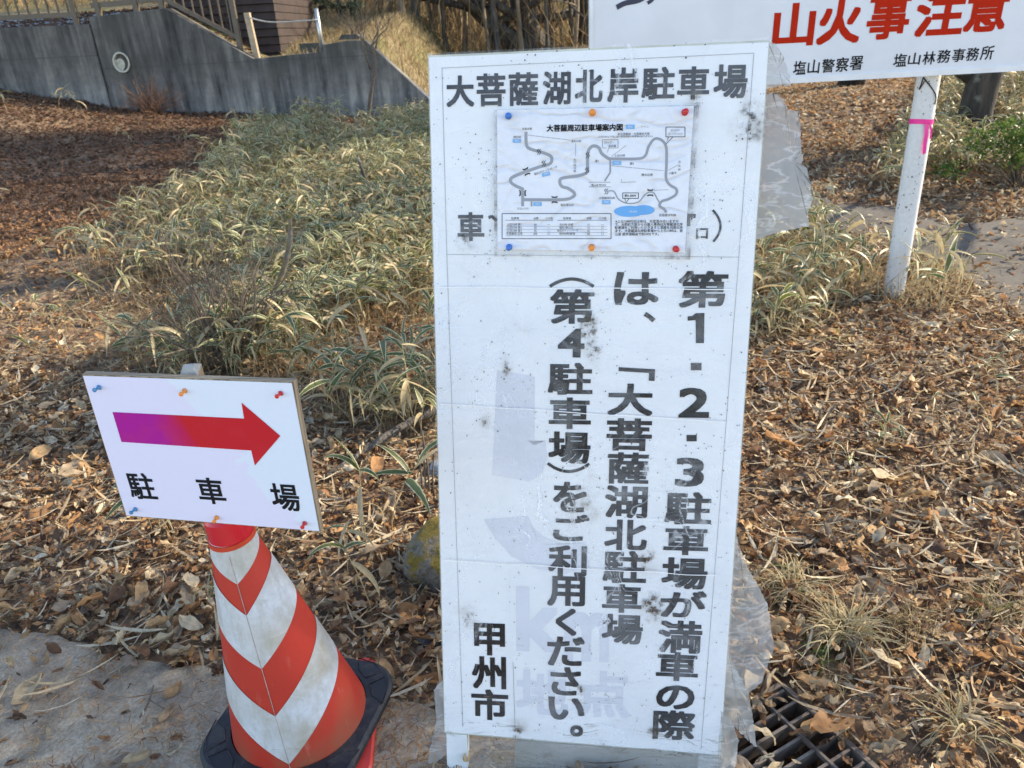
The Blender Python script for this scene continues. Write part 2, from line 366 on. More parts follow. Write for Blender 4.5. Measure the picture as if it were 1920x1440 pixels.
# ------------------------------------------------------------------ lettering: glyph outlines of the built-in font, fetched in one go
GLY = {}
def need(chars, off):
    for ch in chars:
        if ch.strip() and (ch, off) not in GLY: GLY[(ch, off)] = None
BT, BB, BS = .026, .028, .014
need('大菩薩湖北岸駐車場口', BT); need('第は1大菩薩湖北駐車場4をご利用くださいがの満際甲州市23。、', BB)
need('5km地点', BB); need('駐車場', .018); need('山火事注意', .03); need('塩山警察署林務事務所', BS)
MAPTXT = [  # text, x, y, height (photo pixels inside the enlarged view, 4.8 to one), colour, angle, bold
 ('大菩薩周辺駐車場案内図', 503, 268, 60, 'k', 0, .03), ('…トイレ', 1318, 240, 26, 'g', 0, 0), ('至奥多摩', 282, 258, 22, 'k', 0, 0), ('柳沢峠', 205, 332, 22, 'k', 0, 0),
 ('至丸川峠', 724, 368, 22, 'k', 0, 0), ('至大菩薩嶺・大菩薩峠方面', 1140, 305, 23, 'k', 0, 0), ('(上日川峠より先には一般車両用の駐車場はありません)', 966, 328, 19, 'k', 0, 0),
 ('ロッジ', 1020, 380, 24, 'k', 0, 0), ('長兵衛', 1058, 412, 23, 'k', 0, 0), ('上日川峠', 1112, 498, 23, 'k', 0, 0), ('第1', 938, 548, 24, 'k', 0, 0), ('第2', 1250, 570, 24, 'k', 0, 0),
 ('裂石ポケットパーク', 395, 666, 23, 'k', 17, 0), ('親水広場', 1356, 672, 24, 'k', 0, 0), ('小屋平', 1600, 656, 23, 'k', 0, 0), ('登山道 約10分', 905, 762, 20, 'k', 0, 0),
 ('大菩薩湖北岸', 972, 880, 23, 'k', 0, 0), ('裂石登山口', 628, 942, 23, 'k', 0, 0), ('至塩山市街', 238, 974, 20, 'g', 0, 0), ('約1.5KM', 1205, 860, 26, 'k', 0, .015), ('約3KM', 1618, 272, 26, 'g', 0, 0), ('車で約10分', 1592, 305, 26, 'g', 0, 0),
 ('至国道20号線', 1512, 1034, 24, 'k', 0, 0), ('大菩薩湖', 1240, 1000, 18, 'w', 0, 0),
 ('駐車場', 185, 1062, 22, 'k', 0, 0), ('台数', 385, 1062, 22, 'k', 0, 0), ('バス用', 490, 1062, 22, 'k', 0, 0), ('駐車場', 653, 1062, 22, 'k', 0, 0), ('台数', 862, 1062, 22, 'k', 0, 0), ('バス用', 970, 1062, 22, 'k', 0, 0),
 ('上日川峠 第1', 145, 1118, 22, 'k', 0, 0), ('上日川峠 第2', 145, 1146, 22, 'k', 0, 0), ('上日川峠 第3', 145, 1174, 22, 'k', 0, 0), ('大菩薩湖 北岸', 140, 1200, 22, 'k', 0, 0),
 ('20', 390, 1118, 22, 'k', 0, 0), ('50', 390, 1146, 22, 'k', 0, 0), ('50', 390, 1174, 22, 'k', 0, 0), ('300', 384, 1200, 22, 'k', 0, 0), ('―', 512, 1118, 22, 'k', 0, 0), ('―', 512, 1146, 22, 'k', 0, 0), ('―', 512, 1174, 22, 'k', 0, 0), ('〇', 510, 1200, 22, 'k', 0, 0),
 ('丸川峠 分岐', 618, 1118, 22, 'k', 0, 0), ('裂石 登山口', 618, 1146, 22, 'k', 0, 0), ('裂石ポケットパーク', 597, 1172, 20, 'k', 0, 0), ('柳沢峠駐車場', 618, 1200, 22, 'k', 0, 0),
 ('15', 868, 1118, 22, 'k', 0, 0), ('15', 868, 1146, 22, 'k', 0, 0), ('20', 868, 1174, 22, 'k', 0, 0), ('50', 868, 1200, 22, 'k', 0, 0), ('―', 994, 1118, 22, 'k', 0, 0), ('〇', 994, 1146, 22, 'k', 0, 0), ('―', 994, 1174, 22, 'k', 0, 0), ('〇', 994, 1200, 22, 'k', 0, 0),
 ('※上日川峠付近は休日、大変混み合いますの', 1120, 1092, 27, 'k', 0, .006), ('で、大和町方面からの進入車両は大菩薩湖北岸', 1116, 1120, 27, 'k', 0, .006), ('駐車場をご利用いただきますと混雑を回避出来', 1116, 1148, 27, 'k', 0, .006), ('ます。大菩薩湖北岸駐車場から上日川峠は、登', 1116, 1177, 27, 'k', 0, .006), ('山道 遊歩道経由で約10分です。', 1116, 1206, 27, 'k', 0, .006)]
for x, y, c in ((232, 362, 0), (1130, 560, 0), (1036, 914, 0), (418, 930, 0), (498, 662, 14), (1250, 236, 0)): MAPTXT.append(('WC', x-16, y+2, 24, 'w', c, 0))
LINES = {}
for k, t in enumerate(MAPTXT): LINES[k] = None
VTXT = [('丸川峠分岐', 757, 512, 640), ('石丸峠', 1698, 530, 630)]
for s_, *_ in VTXT: need(s_, 0)
tmp = []
def mk(body, off):
    cu = bpy.data.curves.new('glyph', 'FONT'); cu.body = body; cu.offset = off; cu.resolution_u = 3
    ob = bpy.data.objects.new('glyph', cu); C.objects.link(ob); tmp.append(ob); return ob
for k in GLY: GLY[k] = mk(k[0], 0)
for k, t in enumerate(MAPTXT): LINES[k] = mk(t[0], 0)
dg = bpy.context.evaluated_depsgraph_get()
def grab(ob):
    me = bpy.data.meshes.new_from_object(ob.evaluated_get(dg)); V = np.empty(len(me.vertices)*3); me.vertices.foreach_get('co', V)
    F = [list(p.vertices) for p in me.polygons]; bpy.data.meshes.remove(me); return V.reshape(-1, 3)[:, :2].copy(), F
for k in GLY: GLY[k] = grab(GLY[k])
for k in LINES: LINES[k] = grab(LINES[k])
for ob in tmp:
    cu = ob.data; bpy.data.objects.remove(ob); bpy.data.curves.remove(cu)

class Plane:                                                # a flat sheet standing in the scene
    def __init__(s, O, yaw, lean, roll):
        y, l, o = R(yaw), R(lean), R(roll); s.O = np.array(O, float)
        U = np.array([math.cos(y), math.sin(y), 0]); N0 = np.array([math.sin(y), -math.cos(y), 0])
        V = math.cos(l)*np.array([0, 0, 1.0]) - math.sin(l)*N0
        s.U = math.cos(o)*U + math.sin(o)*V; s.V = -math.sin(o)*U + math.cos(o)*V; s.N = np.cross(s.U, s.V)
    def uv(s, px, py):
        d = ray(px, py); t = ((s.O-CP) @ s.N)/(d @ s.N); P = CP + d*t - s.O
        return np.array([P @ s.U, P @ s.V])
    def pt(s, u, v, off=0.0): return s.O + s.U*u + s.V*v + s.N*off
    def pts(s, UV, off=0.0): UV = np.asarray(UV, float); return s.O + UV[:, :1]*s.U + UV[:, 1:2]*s.V + np.asarray(off).reshape(-1, 1)*s.N
    def px(s, x, y, off=0.0): return s.pt(*s.uv(x, y), off)
def bold(V, F, off):                                       # heavier strokes: the outline printed again, shifted all round
    if off <= 0: return [(V, F, 0.0)]
    S = [(1, 1), (1, -1), (-1, 1), (-1, -1), (1, 0), (-1, 0), (0, 1), (0, -1)] if off > .02 else [(1, 1), (1, -1), (-1, 1), (-1, -1)]
    return [(V, F, 0.0)] + [(V+off*np.array(s), F, 1.5e-5*(k+1)) for k, s in enumerate(S)]
def put_glyph(mb, P, ch, off, box, z):                      # box = ink box in photo pixels x0, y0, x1, y1
    V, F = GLY[(ch, off)]; x0, y0, x1, y1 = box; cx, cy = (x0+x1)/2, (y0+y1)/2
    l, r, t, b = P.uv(x0, cy), P.uv(x1, cy), P.uv(cx, y0), P.uv(cx, y1); c = P.uv(cx, cy)
    W, H = r[0]-l[0], t[1]-b[1]; lo, hi = V.min(0)-off, V.max(0)+off
    for V2, F2, dz in bold(V, F, off): mb.add(P.pts((V2-(lo+hi)/2)/np.maximum(hi-lo, 1e-6)*np.array([W, H]) + c, z+dz), F2)
def put_glyph_c(mb, P, ch, off, cx, cy, W, H, z):
    V, F = GLY[(ch, off)]; lo, hi = V.min(0)-off, V.max(0)+off
    for V2, F2, dz in bold(V, F, off): mb.add(P.pts((V2-(lo+hi)/2)/np.maximum(hi-lo, 1e-6)*np.array([W, H]) + P.uv(cx, cy), z+dz), F2)
def strip(mb, P, pts, wd, z, closed=False):                 # a printed line: points in plane coordinates
    pts = np.asarray(pts, float); n = len(pts)
    T = np.gradient(pts, axis=0) if n > 2 else np.repeat((pts[-1]-pts[0])[None], n, 0)
    T /= np.linalg.norm(T, axis=1)[:, None]+1e-9; Nn = np.stack([-T[:, 1], T[:, 0]], 1)*wd/2
    UV = np.concatenate([pts+Nn, pts-Nn]); mb.add(P.pts(UV, z), [[i, i+1, n+i+1, n+i] for i in range(n-1)])
def catmull(p, k=8):
    p = np.asarray(p, float); q = np.vstack([2*p[0]-p[1], p, 2*p[-1]-p[-2]]); o = []
    for i in range(1, len(q)-2):
        for t in np.linspace(0, 1, k, endpoint=False):
            a, b, c, d = q[i-1], q[i], q[i+1], q[i+2]
            o.append(.5*((2*b)+(-a+c)*t+(2*a-5*b+4*c-d)*t*t+(-a+3*b-3*c+d)*t**3))
    o.append(p[-1]); return np.array(o)
# ------------------------------------------------------------------ notice board wrapped in clear plastic
t = NT('sheet_paper'); v = t.co('UV'); n1 = t.noise(v, 5, 4); n2 = t.noise(t.n('Mapping', {0: v, 3: (30, 3, 1)}).outputs[0], 1, 4)
c = t.mix(t.map(n1, .3, .7), (.76, .765, .775), (.85, .855, .86)); c = t.mix(t.map(n2, .55, .75, 0, .3), c, (.68, .70, .72))
M['paper'] = t.fin(t.bsdf(c, .55, t.bump(n1, .2, .01)))
M['ink'] = simple('printed_ink', (.012, .012, .014), .8, .2, 30, .05, Specular_IOR_Level=.15)
M['ghost'] = simple('faded_print', (.66, .67, .72), .6, .05, 8, .05)
M['line'] = simple('thin_print_line', (.36, .37, .38), .6, .1, 8, .05)
M['board_edge'] = simple('cream_board_edge', (.52, .52, .42), .6, .2, 20, .2)
M['white_wood'] = simple('white_painted_wood', (.70, .71, .70), .55, .10, 25, .2)
def m_film(name, smudges, haze=(.0, .13), drops=True, specks=True, rough=.22, tint=(.86, .87, .89), edge=None, fan=None):
    t = NT(name); uv = t.n('TexCoord').outputs['UV']
    wob = t.noise(uv, 4, 3); wv = t.n('VectorMath', {0: uv, 1: t.n('CombineXYZ', {0: t.math('MULTIPLY', wob, .25), 1: t.math('MULTIPLY', wob, .12)}).outputs[0]}, operation='ADD').outputs[0]
    str1 = t.noise(t.n('Mapping', {0: wv, 3: (16, 2.2, 1)}).outputs[0], 1, 4, .6)
    dia = t.noise(t.n('Mapping', {0: wv, 2: (0, 0, .7), 3: (4, 22, 1)}).outputs[0], 1, 3, .6)
    n1 = t.noise(wv, 3.2, 5)
    fac = t.math('ADD', t.map(n1, .35, .72, haze[0], haze[1]), t.math('MULTIPLY', t.map(dia, .55, .75, 0, 1), .13))
    if fan is not None:                                     # folds that spread out from one tight spot
        s_ = t.n('SeparateXYZ', {0: t.n('VectorMath', {0: wv, 1: (fan[0], fan[1], 0)}, operation='SUBTRACT').outputs[0]}).outputs
        an = t.math('ARCTAN2', s_[1], s_[0]); rr_ = t.math('POWER', t.math('ADD', t.math('MULTIPLY', s_[0], s_[0]), t.math('MULTIPLY', s_[1], s_[1])), .5)
        fo = t.noise(t.n('CombineXYZ', {0: t.math('MULTIPLY', an, 5.5), 1: t.math('MULTIPLY', rr_, 2.2)}).outputs[0], 1, 4, .6)
        fac = t.math('ADD', fac, t.math('MULTIPLY', t.map(fo, .50, .72), .15)); dia = t.math('ADD', dia, fo)
        cr_ = t.map(t.math('ABSOLUTE', t.math('SUBTRACT', t.noise(wv, 6.5, 3, .5), .5)), 0, .012, 1, 0)  # crease lines painted white, standing in for gloss on the film
        fac = t.math('ADD', fac, t.math('MULTIPLY', t.math('MULTIPLY', cr_, t.map(t.noise(uv, 3, 2), .45, .65)), .40))
    if drops:
        bub = t.voro(uv, 240); mask = t.math('MULTIPLY', t.map(t.noise(t.n('Mapping', {0: wv, 3: (34, 3.0, 1)}).outputs[0], 1, 5, .65), .56, .66), t.map(t.noise(uv, 2.6, 2), .42, .6))
        fac = t.math('MAXIMUM', fac, t.math('MULTIPLY', t.math('MULTIPLY', t.map(bub, .25, .5), mask), .85))
    col = t.mix(t.map(str1, .35, .65), tint, tuple(min(1, x*1.06) for x in tint)); dirt = None
    if specks:
        vn = t.n('TexVoronoi', {'Vector': uv, 'Scale': 95.0}); rc = t.n('SeparateColor', {0: vn.outputs['Color']}).outputs
        d1 = t.math('MULTIPLY', t.math('LESS_THAN', vn.outputs['Distance'], t.math('MULTIPLY', rc[1], .17)), t.math('LESS_THAN', rc[0], t.map(t.noise(uv, 5, 3), .42, .72, .03, .6)))
        vm = t.n('TexVoronoi', {'Vector': uv, 'Scale': 210.0}); rm_ = t.n('SeparateColor', {0: vm.outputs['Color']}).outputs
        d2 = t.math('MULTIPLY', t.math('LESS_THAN', vm.outputs['Distance'], t.math('MULTIPLY', rm_[1], .30)), t.math('LESS_THAN', rm_[0], t.map(t.noise(uv, 7, 4, .7), .48, .72, .01, .55)))
        dirt = t.math('MULTIPLY', t.math('MAXIMUM', d1, d2), .85)
    fine = t.noise(uv, 70, 6, .75); halo = None; blot = t.map(t.noise(uv, 22, 4, .6), .40, .66)
    for (x, y, r, s, rust) in smudges:
        dd = t.n('VectorMath', {0: t.n('Mapping', {0: uv, 3: (1.5, 1, 1)}).outputs[0], 1: (x*1.5, y, 0)}, operation='DISTANCE').outputs['Value']
        f = t.math('MULTIPLY', t.map(dd, r, 0), t.map(fine, .45, .62, 0, s)); f = t.math('MINIMUM', f, .9)
        dirt = f if dirt is None else t.math('MAXIMUM', dirt, f)
        h_ = t.math('MULTIPLY', t.map(dd, r*1.7, r*.3), blot); halo = h_ if halo is None else t.math('MAXIMUM', halo, h_)
    if edge is not None:                                    # dirt gathered along the borders of the sheet (u0, v0, u1, v1, width)
        s = t.n('SeparateXYZ', {0: uv}); e = None
        for ax_, b_, sg in ((0, edge[0], 1), (0, edge[2], -1), (1, edge[1], 1), (1, edge[3], -1)):
            q = t.math('MULTIPLY', t.math('SUBTRACT', s.outputs[ax_], b_), sg); q = t.map(q, 0, edge[4], 1, 0); e = q if e is None else t.math('MAXIMUM', e, q)
        f = t.math('MULTIPLY', e, t.map(t.noise(uv, 18, 5, .7), .42, .62, .05, .6)); dirt = f if dirt is None else t.math('MAXIMUM', dirt, f)
    if halo is not None: col = t.mix(t.math('MULTIPLY', halo, .9), col, (.36, .30, .20)); fac = t.math('MAXIMUM', fac, t.math('MULTIPLY', halo, .42))
    if dirt is not None:
        col = t.mix(t.map(dirt, .05, .5), col, t.mix(t.noise(uv, 12, 2), (.035, .033, .03), (.12, .085, .045))); fac = t.math('MAXIMUM', fac, dirt)
    nb = t.bump(t.math('ADD', t.math('ADD', str1, t.math('MULTIPLY', dia, 1.3)), t.math('MULTIPLY', t.noise(wv, 30, 3), .4)), .55, .006)
    sh = t.bsdf(col, rough, nb)
    tr = t.n('BsdfTransparent').outputs[0]
    # the clear parts still shine: a thin gloss over the transparency
    gl = t.n('BsdfGlossy', {'Roughness': .18, 'Normal': nb}).outputs[0]
    clear = t.n('MixShader', {0: t.math('MULTIPLY', t.n('Fresnel', {'IOR': 1.45, 'Normal': nb}).outputs[0], .45), 1: tr, 2: gl}).outputs[0]
    return t.fin(t.n('MixShader', {0: fac, 1: clear, 2: sh}).outputs[0])

P1 = Plane((.145, 1.286, .774), -5.2, 12.9, -1.4)
BQ = [(803, 104), (1443, 75), (1351, 1418), (833, 1374)]
bq = np.array([P1.uv(*p) for p in BQ])
foot = P1.pt(*(bq[2]+bq[3])/2); foot[2] = 0
board = thing('notice_board', 'tall leaning white parking notice board wrapped in clear plastic film', 'notice board', foot)
def inset(q, d):
    c = q.mean(0); return q + (c-q)/np.linalg.norm(c-q, axis=1)[:, None]*d
mb = MB(); mb.prism(P1.pts(bq, 0), -P1.N*.026); panel = mb.build('panel', M['board_edge'], board)
iq = inset(bq, .004); mb = MB(); mb.prism(P1.pts(iq, .0004), P1.N*.0008); paper = mb.build('paper_sheet', M['paper'], panel)
paper.data.uv_layers[0].data.foreach_set('uv', np.array([((Vector(paper.data.vertices[l.vertex_index].co)+Vector(board['_o'])-Vector(P1.O)).dot(Vector(P1.U)), (Vector(paper.data.vertices[l.vertex_index].co)+Vector(board['_o'])-Vector(P1.O)).dot(Vector(P1.V))) for l in paper.data.loops], np.float32).ravel())
ZT = .0022
title = [('大', 837, 142, 889, 201), ('菩', 894, 138, 948, 200), ('薩', 954, 136, 1009, 199), ('湖', 1018, 134, 1070, 197), ('北', 1078, 131, 1130, 193), ('岸', 1139, 127, 1197, 193), ('駐', 1203, 126, 1265, 187), ('車', 1270, 125, 1330, 187), ('場', 1338, 121, 1401, 185), ('車', 858, 398, 908, 452), ('口', 1305, 428, 1327, 448)]
mb = MB()
for ch, *b in title: put_glyph(mb, P1, ch, BT, b, ZT)
arcp = lambda x0, y0, x1, y1, bow, n=14: [P1.uv(x0+(x1-x0)*f + bow[0]*4*f*(1-f), y0+(y1-y0)*f + bow[1]*4*f*(1-f)) for f in np.linspace(0, 1, n)]
strip(mb, P1, arcp(1336, 394, 1337, 453, (14, 0)), .0042, ZT)
strip(mb, P1, [P1.uv(916, 408), P1.uv(923, 406), P1.uv(931, 414)], .006, ZT)
strip(mb, P1, [P1.uv(1284, 404), P1.uv(1304, 405)], .007, ZT); strip(mb, P1, [P1.uv(1290, 405), P1.uv(1291, 424)], .006, ZT)
mb.build('heading_lettering', simple('faded_ink', (.045, .047, .055), .8, .2, 30, .05, Specular_IOR_Level=.15), panel)
cols = [[('第', 1271, 508, 1364, 577), ('2', 1272, 727, 1330, 783), ('3', 1266, 858, 1320, 912), ('駐', 1246, 922, 1334, 983), ('車', 1244, 986, 1328, 1040), ('場', 1240, 1045, 1326, 1104), ('が', 1238, 1107, 1324, 1157), ('満', 1234, 1163, 1316, 1224), ('車', 1230, 1222, 1309, 1276), ('の', 1230, 1284, 1302, 1329), ('際', 1224, 1331, 1303, 1386)],
        [('は', 1151, 510, 1235, 572), ('大', 1139, 719, 1224, 779), ('菩', 1137, 784, 1222, 845), ('薩', 1139, 848, 1216, 907), ('湖', 1134, 910, 1214, 971), ('北', 1133, 974, 1213, 1031), ('駐', 1130, 1032, 1212, 1093), ('車', 1129, 1095, 1203, 1148), ('場', 1128, 1151, 1205, 1207)],
        [('第', 1031, 542, 1114, 607), ('4', 1046, 616, 1096, 670), ('駐', 1027, 680, 1111, 740), ('車', 1029, 745, 1108, 804), ('場', 1028, 809, 1107, 869), ('を', 1037, 903, 1100, 960), ('ご', 1037, 964, 1105, 1014), ('利', 1028, 1022, 1100, 1080), ('用', 1026, 1080, 1097, 1136), ('く', 1042, 1140, 1081, 1191), ('だ', 1026, 1193, 1096, 1248), ('さ', 1032, 1250, 1089, 1303), ('い', 1028, 1306, 1096, 1349), ('。', 1069, 1359, 1093, 1380)],
        [('甲', 889, 1168, 947, 1228), ('州', 885, 1230, 949, 1291), ('市', 884, 1292, 953, 1349)]]
for k, col in enumerate(cols):
    mb = MB()
    for ch, *b in col: put_glyph(mb, P1, ch, BB, b, ZT)
    if k == 0:
        mb.add(P1.pts([P1.uv(*p) for p in ((1304, 587), (1320.5, 586.5), (1319.5, 643), (1304.5, 643), (1304, 600), (1289, 601), (1289, 593), (1298, 592))], ZT), [[0, 1, 2, 3, 4], [0, 4, 5, 6, 7]])
        for x0, y0, x1, y1 in ((1295, 680, 1315, 694), (1287, 815, 1306, 827)): mb.add(P1.pts([P1.uv(x0, y0), P1.uv(x1, y0), P1.uv(x1, y1), P1.uv(x0, y1)], ZT), [[0, 1, 2, 3]])
    if k == 1:
        strip(mb, P1, [P1.uv(1209, 588), P1.uv(1218, 594), P1.uv(1226, 601)], .0085, ZT)
        mb.add(P1.pts([P1.uv(*p) for p in ((1160, 688), (1228, 692), (1227, 714), (1216, 713.5), (1217, 699), (1159.5, 695.5))], ZT), [[0, 1, 4, 5], [1, 2, 3, 4]])
    if k == 2:
        strip(mb, P1, arcp(1031, 537, 1113, 537, (0, -14)), .0062, ZT); strip(mb, P1, arcp(1027, 868, 1105, 869, (0, 15)), .0062, ZT)
    mb.build('column_lettering', M['ink'], panel)
mb = MB(); ZG = .0016
for ch, *b in [('k', 968, 1100, 1052, 1222), ('m', 1058, 1148, 1142, 1240), ('地', 968, 1255, 1065, 1340), ('点', 1082, 1258, 1180, 1345)]: put_glyph(mb, P1, ch, BB, b, ZG)
for q_ in ([(932, 693), (1003, 706), (1002, 834), (1023, 826), (1026, 862), (1016, 886), (993, 903), (923, 890)], [(907, 973), (990, 967), (997, 987), (1020, 1006), (1060, 1020), (1100, 1016), (1106, 1062), (1060, 1076), (1003, 1065), (960, 1043), (928, 1008)]):
    qq = [P1.uv(*p) for p in q_]; cc = np.mean(qq, 0); mb.add(P1.pts(qq+[cc], ZG), [[k, (k+1) % len(qq), len(qq)] for k in range(len(qq))])
mb.build('faded_lettering', M['ghost'], panel)
mb = MB()
for q in ([(829, 128), (1413, 100)], [(1413, 100), (1385, 482)], [(838, 477), (1385, 482)], [(829, 128), (838, 477)], [(838, 477), (868, 1362)], [(1385, 482), (1314, 1404)], [(962, 1240), (966, 1372)]):
    strip(mb, P1, [P1.uv(*q[0]), P1.uv(*q[1])], .0011, .0019)
mb.build('border_line', M['line'], panel)
M['fold_shine'] = simple('fold_highlight', (.86, .87, .88), .3, .05, 30, .3)  # white strips paint the highlights along the film's fold seams
for y0, y1 in ((538, 542), (755, 790), (1048, 1076)):
    q_ = np.array([P1.uv(822+(y0-500)*.02, y0)*(1-f)+P1.uv(1375-(y0-500)*.062, y1)*f + [0, .003*(vnoise(np.array([f*9.]), np.array([y0*1.]), 4)[0]-.5)] for f in np.linspace(0, 1, 30)]); mb = MB(); strip(mb, P1, q_, .0016, .0088); mb.build('fold_highlight', M['fold_shine'], board)
sm = [(*P1.uv(x, y), r*1.2, s*1.15, 0) for x, y, r, s in ((1103, 612, .030, 1.6), (1112, 655, .030, 1.1), (1212, 1046, .030, 1.2), (1222, 1135, .036, 1.8), (1408, 230, .045, 1.1), (952, 690, .018, 1.4), (878, 1155, .030, .9), (872, 452, .030, .7), (1100, 940, .045, .55), (1088, 1292, .014, 1.5), (912, 790, .016, 1.0), (1225, 1370, .02, 1.3), (970, 1368, .03, .9), (1300, 195, .022, 1.2))]
M['film'] = m_film('plastic_film', sm, fan=P1.uv(1100, 560))
nu, nv = 61, 141
q = inset(bq, -.003); UVf = np.array([(q[0]*(1-a)+q[1]*a)*(1-b) + (q[3]*(1-a)+q[2]*a)*b for b in np.linspace(0, 1, nv) for a in np.linspace(0, 1, nu)])
rid = 1-np.abs(2*fbm(UVf[:, 0]*5+UVf[:, 1]*4, UVf[:, 1]*3-UVf[:, 0]*2, 41, 3)/.94-1)
offs = .0036 + .0022*fbm(UVf[:, 0]*9, UVf[:, 1]*6, 40, 3) + .0035*np.clip(rid-.82, 0, 1)/.18*.5
mesh('plastic_film', P1.pts(UVf, offs), grid_faces(nv, nu), M['film'], board, uv=UVf, smooth=True)
# legs: two white stiles run on below the panel, and two props stand behind
def stile(px0, px1, nm):
    a0, a1 = P1.uv(*px0), P1.uv(*px1); dn = -P1.V; w0 = a1[0]-a0[0]
    L0 = (P1.pt(*a0)[2]-.004)/P1.V[2]; mb = MB()
    pl = [P1.pt(a0[0], a0[1]+.02, -.027), P1.pt(a1[0], a1[1]+.02, -.027), P1.pt(a1[0], a1[1]-L0, -.027), P1.pt(a0[0], a0[1]-L0, -.027)]
    mb.prism(pl, -P1.N*.03); return mb.build(nm, M['white_wood'], board, bevel=.002)
def flatleg(px0, px1):                                      # lower leg pieces in the plane of the board
    a0, a1 = P1.uv(*px0), P1.uv(*px1); L0 = (P1.pt(*a0)[2]-.004)/P1.V[2]; mb = MB()
    pl = [P1.pt(a0[0], a0[1], -.001), P1.pt(a1[0], a1[1], -.001), P1.pt(a1[0], a0[1]-L0, -.001), P1.pt(a0[0], a0[1]-L0, -.001)]
    mb.prism(pl, -P1.N*.028); return mb.build('leg', M['white_wood'], board, bevel=.002)
flatleg((836, 1376), (876, 1379)); flatleg((1310, 1417), (1350, 1420))
for px in (880, 1330):
    u_, v_ = P1.uv(px, 180); p0 = P1.pt(u_, v_, -.045); p1 = np.array([p0[0]+.01, p0[1]+.32, 0.0])
    mb = MB(); d = p1-p0; L = np.linalg.norm(d); qd = Vector(d).to_track_quat('Z', 'X').to_matrix()
    mb.box((p0+p1)/2, .035, .025, L, np.array(qd)); mb.build('prop_leg', M['white_wood'], board, bevel=.002)
# lower film between the legs with a dark window in it
M['film_low'] = m_film('dusty_film', [(*P1.uv(930, 1412), .09, .5, 0)], haze=(.22, .55), drops=False, specks=True, tint=(.50, .49, .46))
lq = np.array([P1.uv(*p) for p in ((880, 1381), (1352, 1414), (1362, 1560), (884, 1560))]); nu, nv = 34, 16
UVf = np.array([(lq[0]*(1-a)+lq[1]*a)*(1-b) + (lq[3]*(1-a)+lq[2]*a)*b for b in np.linspace(0, 1, nv) for a in np.linspace(0, 1, nu)])
offs = .004 + .010*(fbm(UVf[:, 0]*8, UVf[:, 1]*26, 51, 3)-.4)
mesh('lower_film', P1.pts(UVf, offs), grid_faces(nv, nu), M['film_low'], board, uv=UVf, smooth=True)
mb = MB(); mb.prism(P1.pts([P1.uv(*p) for p in ((966, 1392), (1312, 1420), (1306, 1520), (960, 1520))], -.010), -P1.N*.004); mb.build('lower_panel', simple('grubby_panel', (.36, .35, .31), .7, .25, 9, .2), board)
# torn film flaps
def m_flap(name, lo, hi, col):
    t = NT(name); uv = t.n('TexCoord').outputs['UV']; n1 = t.noise(uv, 9, 5); n2 = t.noise(t.n('Mapping', {0: uv, 2: (0, 0, 1.0), 3: (5, 16, 1)}).outputs[0], 1, 4, .6); cr = t.map(t.math('ABSOLUTE', t.math('SUBTRACT', n2, .5)), 0, .03, 1, 0)
    fac = t.math('ADD', t.map(n1, .3, .7, lo, hi), t.math('MULTIPLY', cr, .12)); nb = t.bump(t.math('ADD', n2, t.math('MULTIPLY', cr, .3)), .35, .004)
    d = t.bsdf(t.mix(cr, col, (.78, .78, .77)), .30, nb); tl = t.n('BsdfTranslucent', {0: (*col, 1)}).outputs[0]; m_ = t.n('MixShader', {0: .45, 1: d, 2: tl}).outputs[0]
    return t.fin(t.n('MixShader', {0: fac, 1: t.n('BsdfTransparent').outputs[0], 2: m_}).outputs[0])
M['flap'] = m_flap('milky_film', .60, .84, (.50, .50, .49)); M['flap2'] = m_flap('cloudy_film', .40, .82, (.56, .56, .54))
def flap(name, outline, back, m, seed, amp=.012, ragged=.0016):
    uvo = np.array([P1.uv(*p) for p in outline]); dense = []
    for k in range(len(uvo)):
        for f in np.linspace(0, 1, 9, endpoint=False):
            p = uvo[k]*(1-f)+uvo[(k+1) % len(uvo)]*f; dense.append(p + (rng.random(2)-.5)*2*ragged)
    dense = np.array(dense); c = dense.mean(0); rings = [dense*(1-s)+c*s for s in (0, .12, .28, .46, .64, .82)]
    Vv = np.concatenate(rings+[c[None]]); n = len(dense); nr = len(rings)
    F = [[r*n+j, r*n+(j+1) % n, (r+1)*n+(j+1) % n, (r+1)*n+j] for r in range(nr-1) for j in range(n)] + [[(nr-1)*n+j, (nr-1)*n+(j+1) % n, nr*n] for j in range(n)]
    u0 = uvo[:, 0].min(); du = Vv[:, 0]-u0
    off = back[0] + back[1]*du + amp*(fbm(Vv[:, 0]*14, Vv[:, 1]*9, seed, 3)-.47)*np.clip(du/.03, 0, 1)*2
    return mesh(name, P1.pts(Vv, off), F, m, board, uv=Vv, smooth=True)
flap('torn_flap', [(1432, 178), (1452, 172), (1475, 178), (1488, 200), (1510, 202), (1516, 240), (1516, 276), (1520, 290), (1516, 306), (1528, 312), (1536, 345), (1542, 372), (1530, 400), (1534, 424), (1470, 436), (1414, 452)], (-.012, -.35), M['flap'], 61, .006)
flap('corner_flap', [(1441, 74), (1458, 80), (1474, 104), (1486, 136), (1490, 158), (1462, 160), (1437, 166)], (-.010, -.25), M['flap2'], 62, .016)
flap('side_flap', [(1381, 1000), (1400, 1060), (1428, 1112), (1452, 1160), (1466, 1240), (1452, 1262), (1440, 1300), (1400, 1330), (1356, 1320), (1362, 1180)], (-.02, -.30), M['flap2'], 63, .03)
flap('pointed_flap', [(1362, 1190), (1372, 1240), (1404, 1300), (1414, 1360), (1420, 1404), (1398, 1384), (1378, 1366), (1350, 1400), (1354, 1300)], (-.004, -.05), M['flap2'], 64, .014)
